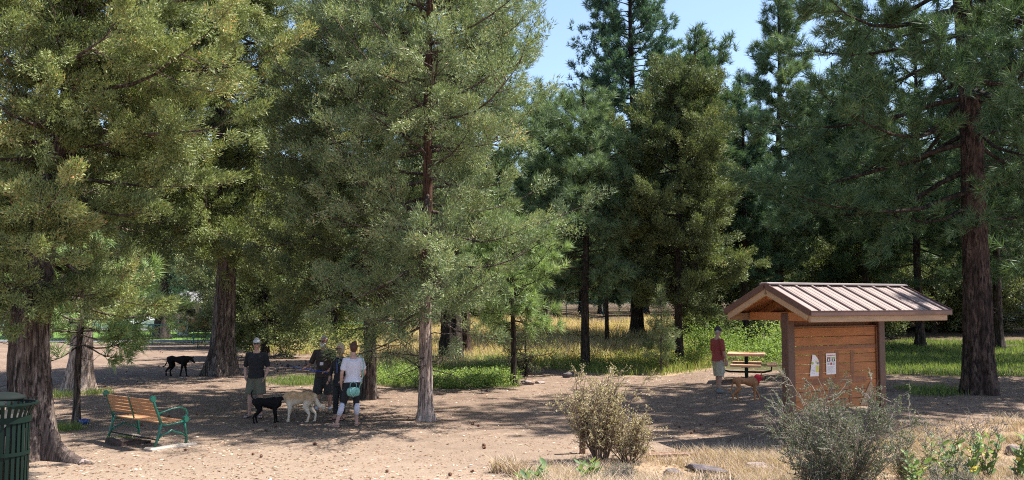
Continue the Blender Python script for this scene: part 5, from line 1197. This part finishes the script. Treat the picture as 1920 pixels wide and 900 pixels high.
# needle litter
LIT = leafmat('needle_litter', [(0, (.10, .05, .03)), (.5, (.28, .16, .10)), (.8, (.46, .32, .22)), (1, (.68, .56, .44))], .1)
n = 42000; yy = rng.uniform(11, 36, n)**1.0; xx = rng.uniform(-.6, .6, n)*yy; keep = patchy(xx, yy, .5, 5)+rng.normal(0, .25, n) > .25; xx, yy = xx[keep], yy[keep]; n = len(xx)
th = rng.uniform(0, 6.28, n); L_ = rng.uniform(.03, .10, n); w_ = rng.uniform(.006, .018, n)
B = np.stack([xx, yy, gz(xx, yy)+.008], 1); dx = np.stack([np.cos(th), np.sin(th), rng.normal(0, .12, n)], 1)*L_[:, None]; dy = np.stack([-np.sin(th), np.cos(th), rng.normal(0, .3, n)], 1)*w_[:, None]
V = np.stack([B, B+dx*.5+dy, B+dx, B+dx*.5-dy], 1).reshape(-1, 3)
tag(link('needle_litter', npmesh('needle_litter', V, np.arange(len(V)).reshape(-1, 4), np.repeat(rng.uniform(0, 1, n), 4)), LIT), 'fallen needles and bark chips strewn over the dirt', 'litter', None, 'stuff')
# fallen branches and logs
def log(px, d, L, r, rz, label, mat=B_GREY, nb=6, tilt=0):
    c = AT(px, d); rg_ = np.random.default_rng(int(px)); t = np.linspace(-.5, .5, 8)*L; P = np.stack([t, rg_.normal(0, .03*L/3, 8), r*.8+tilt*(t+L/2)], 1); br = [(P, np.linspace(r, r*.45, 8))]
    for k in range(nb):
        q = P[rg_.integers(2, 8)]; e = q+np.array([rg_.uniform(.2, .8), rg_.normal(0, .5), rg_.uniform(.1, .6)])*L*.18; br.append((np.array([q, (q+e)/2+rg_.normal(0, .05, 3), e]), np.array([r*.35, r*.2, r*.08])))
    V, F = tubes_np(br, 10); o_ = link('fallen_log', npmesh('fallen_log', V, F, smooth=True), mat, None, c); o_.rotation_euler = (0, 0, rz); tag(o_, label, 'log')
log(745, 50, 4.5, .13, -.15, 'pale fallen log lying on the rise between the leaning juniper and the pale juniper', B_JUNP, 5, .05)
log(700, 46, 2.2, .07, .5, 'short grey dead branch on the rise behind the women', B_GREY)
log(575, 33, 2.4, .05, -.35, 'bleached fallen branch with twigs on the ground behind the bearded man', B_JUNP, 12, .08)
log(930, 47, 3.0, .09, .1, 'dark fallen log in the dry grass behind the young bright pine', B_DARK, 5)
log(475, 38, 2.5, .06, .25, 'grey branch heap right of the massive trunk', B_GREY, 12, .1)

# ------------------------------------------------------------------ fence, park buildings, cars
FG = simple('fence_green', (.04, .20, .15), .5, .1)
def fence(x0, x1, y0, y1, H, label, n):
    root = empty('chain_link_fence', (x0, y0, float(gz(x0, y0))), 0, label, 'fence'); zb = root.location.z
    def q(t, h): x, y = x0+(x1-x0)*t, y0+(y1-y0)*t; return Vector((x-x0, y-y0, float(gz(x, y))-zb+h))
    for k in range(n+1): MB().tube([q(k/n, -.1), q(k/n, H+.04)], .035, 8).build('post', FG, root)
    mb = MB(); mb.tube([q(k/n, H) for k in range(n+1)], .028, 6); mb.build('top_rail', FG, root)
    L = math.hypot(x1-x0, y1-y0); br = []; st = .22; m_ = int(L/st)
    for k in range(m_):
        for s_ in (1, -1):
            a = k*st; b = a+s_*H
            if 0 <= b <= L: br.append((np.array([q(a/L, .02), q(b/L, H-.01)]), np.array([.006, .006])))
    V, F = tubes_np(br, 3); link('wire_mesh', npmesh('wire_mesh', V, F), STEEL, root)
fence(-34, -7.5, 54, 57.5, 1.25, 'green chain link fence between the dirt clearing and the far lawn', 11)
fence(4, 26, 67, 69, 1.2, 'distant green fence rail beyond the dry grass rise', 8)
def car(px, d, rz, c, label):
    root = empty('parked_car', AT(px, d), rz, label, 'car', 'cars parked beyond the lawn'); m_ = simple('car_paint', c, .3, .05, 3, spec=.6)
    side = [(-2.2, .32), (-2.25, .75), (-2.0, .95), (-1.2, 1.0), (-.75, 1.42), (.55, 1.46), (1.15, 1.02), (2.1, .88), (2.28, .6), (2.2, .32)]
    MB().prism(side, -.85, .85, 'y').build('body', m_, root)
    MB().prism([(-1.08, 1.03), (-.70, 1.38), (.50, 1.41), (1.0, 1.04)], -.862, .862, 'y').build('window', GLASSD, root)
    for x in (-1.4, 1.4):
        for y in (-.80, .80): w__ = MB().tube([(x, y-.11, .33), (x, y+.11, .33)], .33, 18).build('wheel', RUBBER, root); MB().tube([(x, y-.125, .33), (x, y+.125, .33)], .18, 12).build('rim', STEEL, w__)
    for y in (-.6, .6): MB().box((2.22, y, .68), (.1, .3, .12), None, .02).build('headlight', WHITE, root)
car(205, 79, R(10), (.75, .76, .78), 'white sedan parked beyond the lawn, left of the other white car'); car(262, 81, R(185), (.62, .65, .70), 'silver-white car parked beyond the lawn beside the goal frame'); car(392, 80, R(5), (.45, .04, .035), 'red car parked beyond the lawn behind the massive trunk'); car(62, 84, R(0), (.72, .74, .76), 'white car far beyond the lawn at the left edge'); car(455, 83, R(0), (.55, .57, .6), 'pale car glimpsed right of the massive trunk')
c = AT(346, 70); bx = empty('notice_board', c, R(10), 'white and orange portable board standing on the far lawn', 'board')
MB().box((0, 0, .62), (.78, .5, 1.2), None, .03).build('case', WHITE, bx); MB().prism([(-.30, .3), (.2, .3), (.30, .9), (-.30, 1.1)], -.262, -.254, 'y').build('orange_panel', simple('orange_paint', (.75, .36, .12), .6), bx)
for x in (-.3, .3): MB().box((x, 0, .0), (.08, .5, .1)).build('foot', RUBBER, bx)
c = AT(228, 70); gf = empty('goal_frame', c, R(3), 'pale metal frame with a crossbar standing on the far lawn', 'goal frame')
for x in (-1.1, 1.1): MB().tube([(x, 0, 0), (x, 0, 2.3)], .05, 8).build('post', STEEL, gf)
MB().tube([(-1.1, 0, 2.3), (1.1, 0, 2.3)], .05, 8).build('crossbar', WHITE, gf); MB().tube([(0, 0, 2.3), (0, 0, 2.6)], .04, 8).build('finial', STEEL, gf)
def house(px, d, w_, dp, h, rz, wall, roofc, label):
    root = empty('building', AT(px, d), rz, label, 'building'); MB().box((0, 0, h/2), (w_, dp, h)).build('wall', wall, root)
    MB().prism([(-dp/2-.5, h), (dp/2+.5, h), (0, h+dp*.22)], -w_/2-.4, w_/2+.4, 'x').build('roof', roofc, root)
    for k in range(3):
        x = -w_*.3+k*w_*.3; f = MB().box((x, -dp/2-.03, h*.55), (1.3, .08, 1.0)).build('window', WHITE, root); MB().box((x, -dp/2-.075, h*.55), (1.1, .02, .8)).build('pane', GLASSD, f)
    MB().box((w_*.42, -dp/2-.03, 1.0), (.9, .06, 2.0)).build('door', simple('blue_door', (.12, .2, .4)), root)
    return root
house(318, 104, 12, 6, 2.5, 0, simple('cream_wall', (.7, .68, .62)), simple('grey_roof', (.25, .24, .25)), 'low cream building with blue door far beyond the lawn')
hb_ = house(1950, 60, 7, 5, 2.2, R(-10), simple('pale_wall', (.6, .66, .66)), simple('pale_metal_roof', (.50, .62, .62), .4), 'building with pale metal roof glimpsed at the right edge behind the trees'); hb_.location.z -= 1.5
c = AT(603, 56); sg = empty('sign', c, 0, 'small bright yellow-green sign on a thin post behind the bushes', 'sign'); MB().tube([(0, 0, 0), (0, 0, 1.5)], .03, 8).build('post', STEEL, sg); MB().prism([(0, -.2), (.2, 0), (0, .2), (-.2, 0)], -.03, -.01, 'y').build('sign_plate', simple('hi_vis', (.55, .75, .02), .5), sg).location = (0, -.03, 1.55)
# small tree stake with a dark tuft in front of the fence
c = G(371, 652); tree('sapling', 'tiny dark sapling on a thin stem before the fence, left of the massive trunk', c, B_DARK, L_JUND, seed=99, H=1.45, r0=.03, h0=.8, Lmax=.45, kind='jun', nl=14, ntuft=60, dead=0, sides=8, rings=8, trunk_r1=.01, clus=.2)
for i, (px, d, H, lb) in enumerate(((305, 64, 13, 'dark-trunked juniper on the far lawn just beyond the fence'), (20, 70, 14, 'broad tree on the far lawn at the left edge'), (480, 72, 12, 'tree on the far lawn right of the massive trunk'), (170, 92, 13, 'tree far beyond the parked white cars'), (90, 66, 12, 'tree on the far lawn behind the big reddish trunk'))):
    tree('juniper_tree', lb, AT(px, d), B_DARK, L_JUND, seed=110+i, H=H, r0=.5 if i == 0 else .3, h0=5.4, Lmax=3.8, kind='jun_lo', shape='egg', nl=70, ntuft=2300, tsz=1.9, clus=.7, e_lo=-8, dead=6, sides=18, rings=20)
print('tris', sum(len(o.data.polygons) for o in bpy.data.objects if o.type == 'MESH'), 'objects', len(bpy.data.objects))
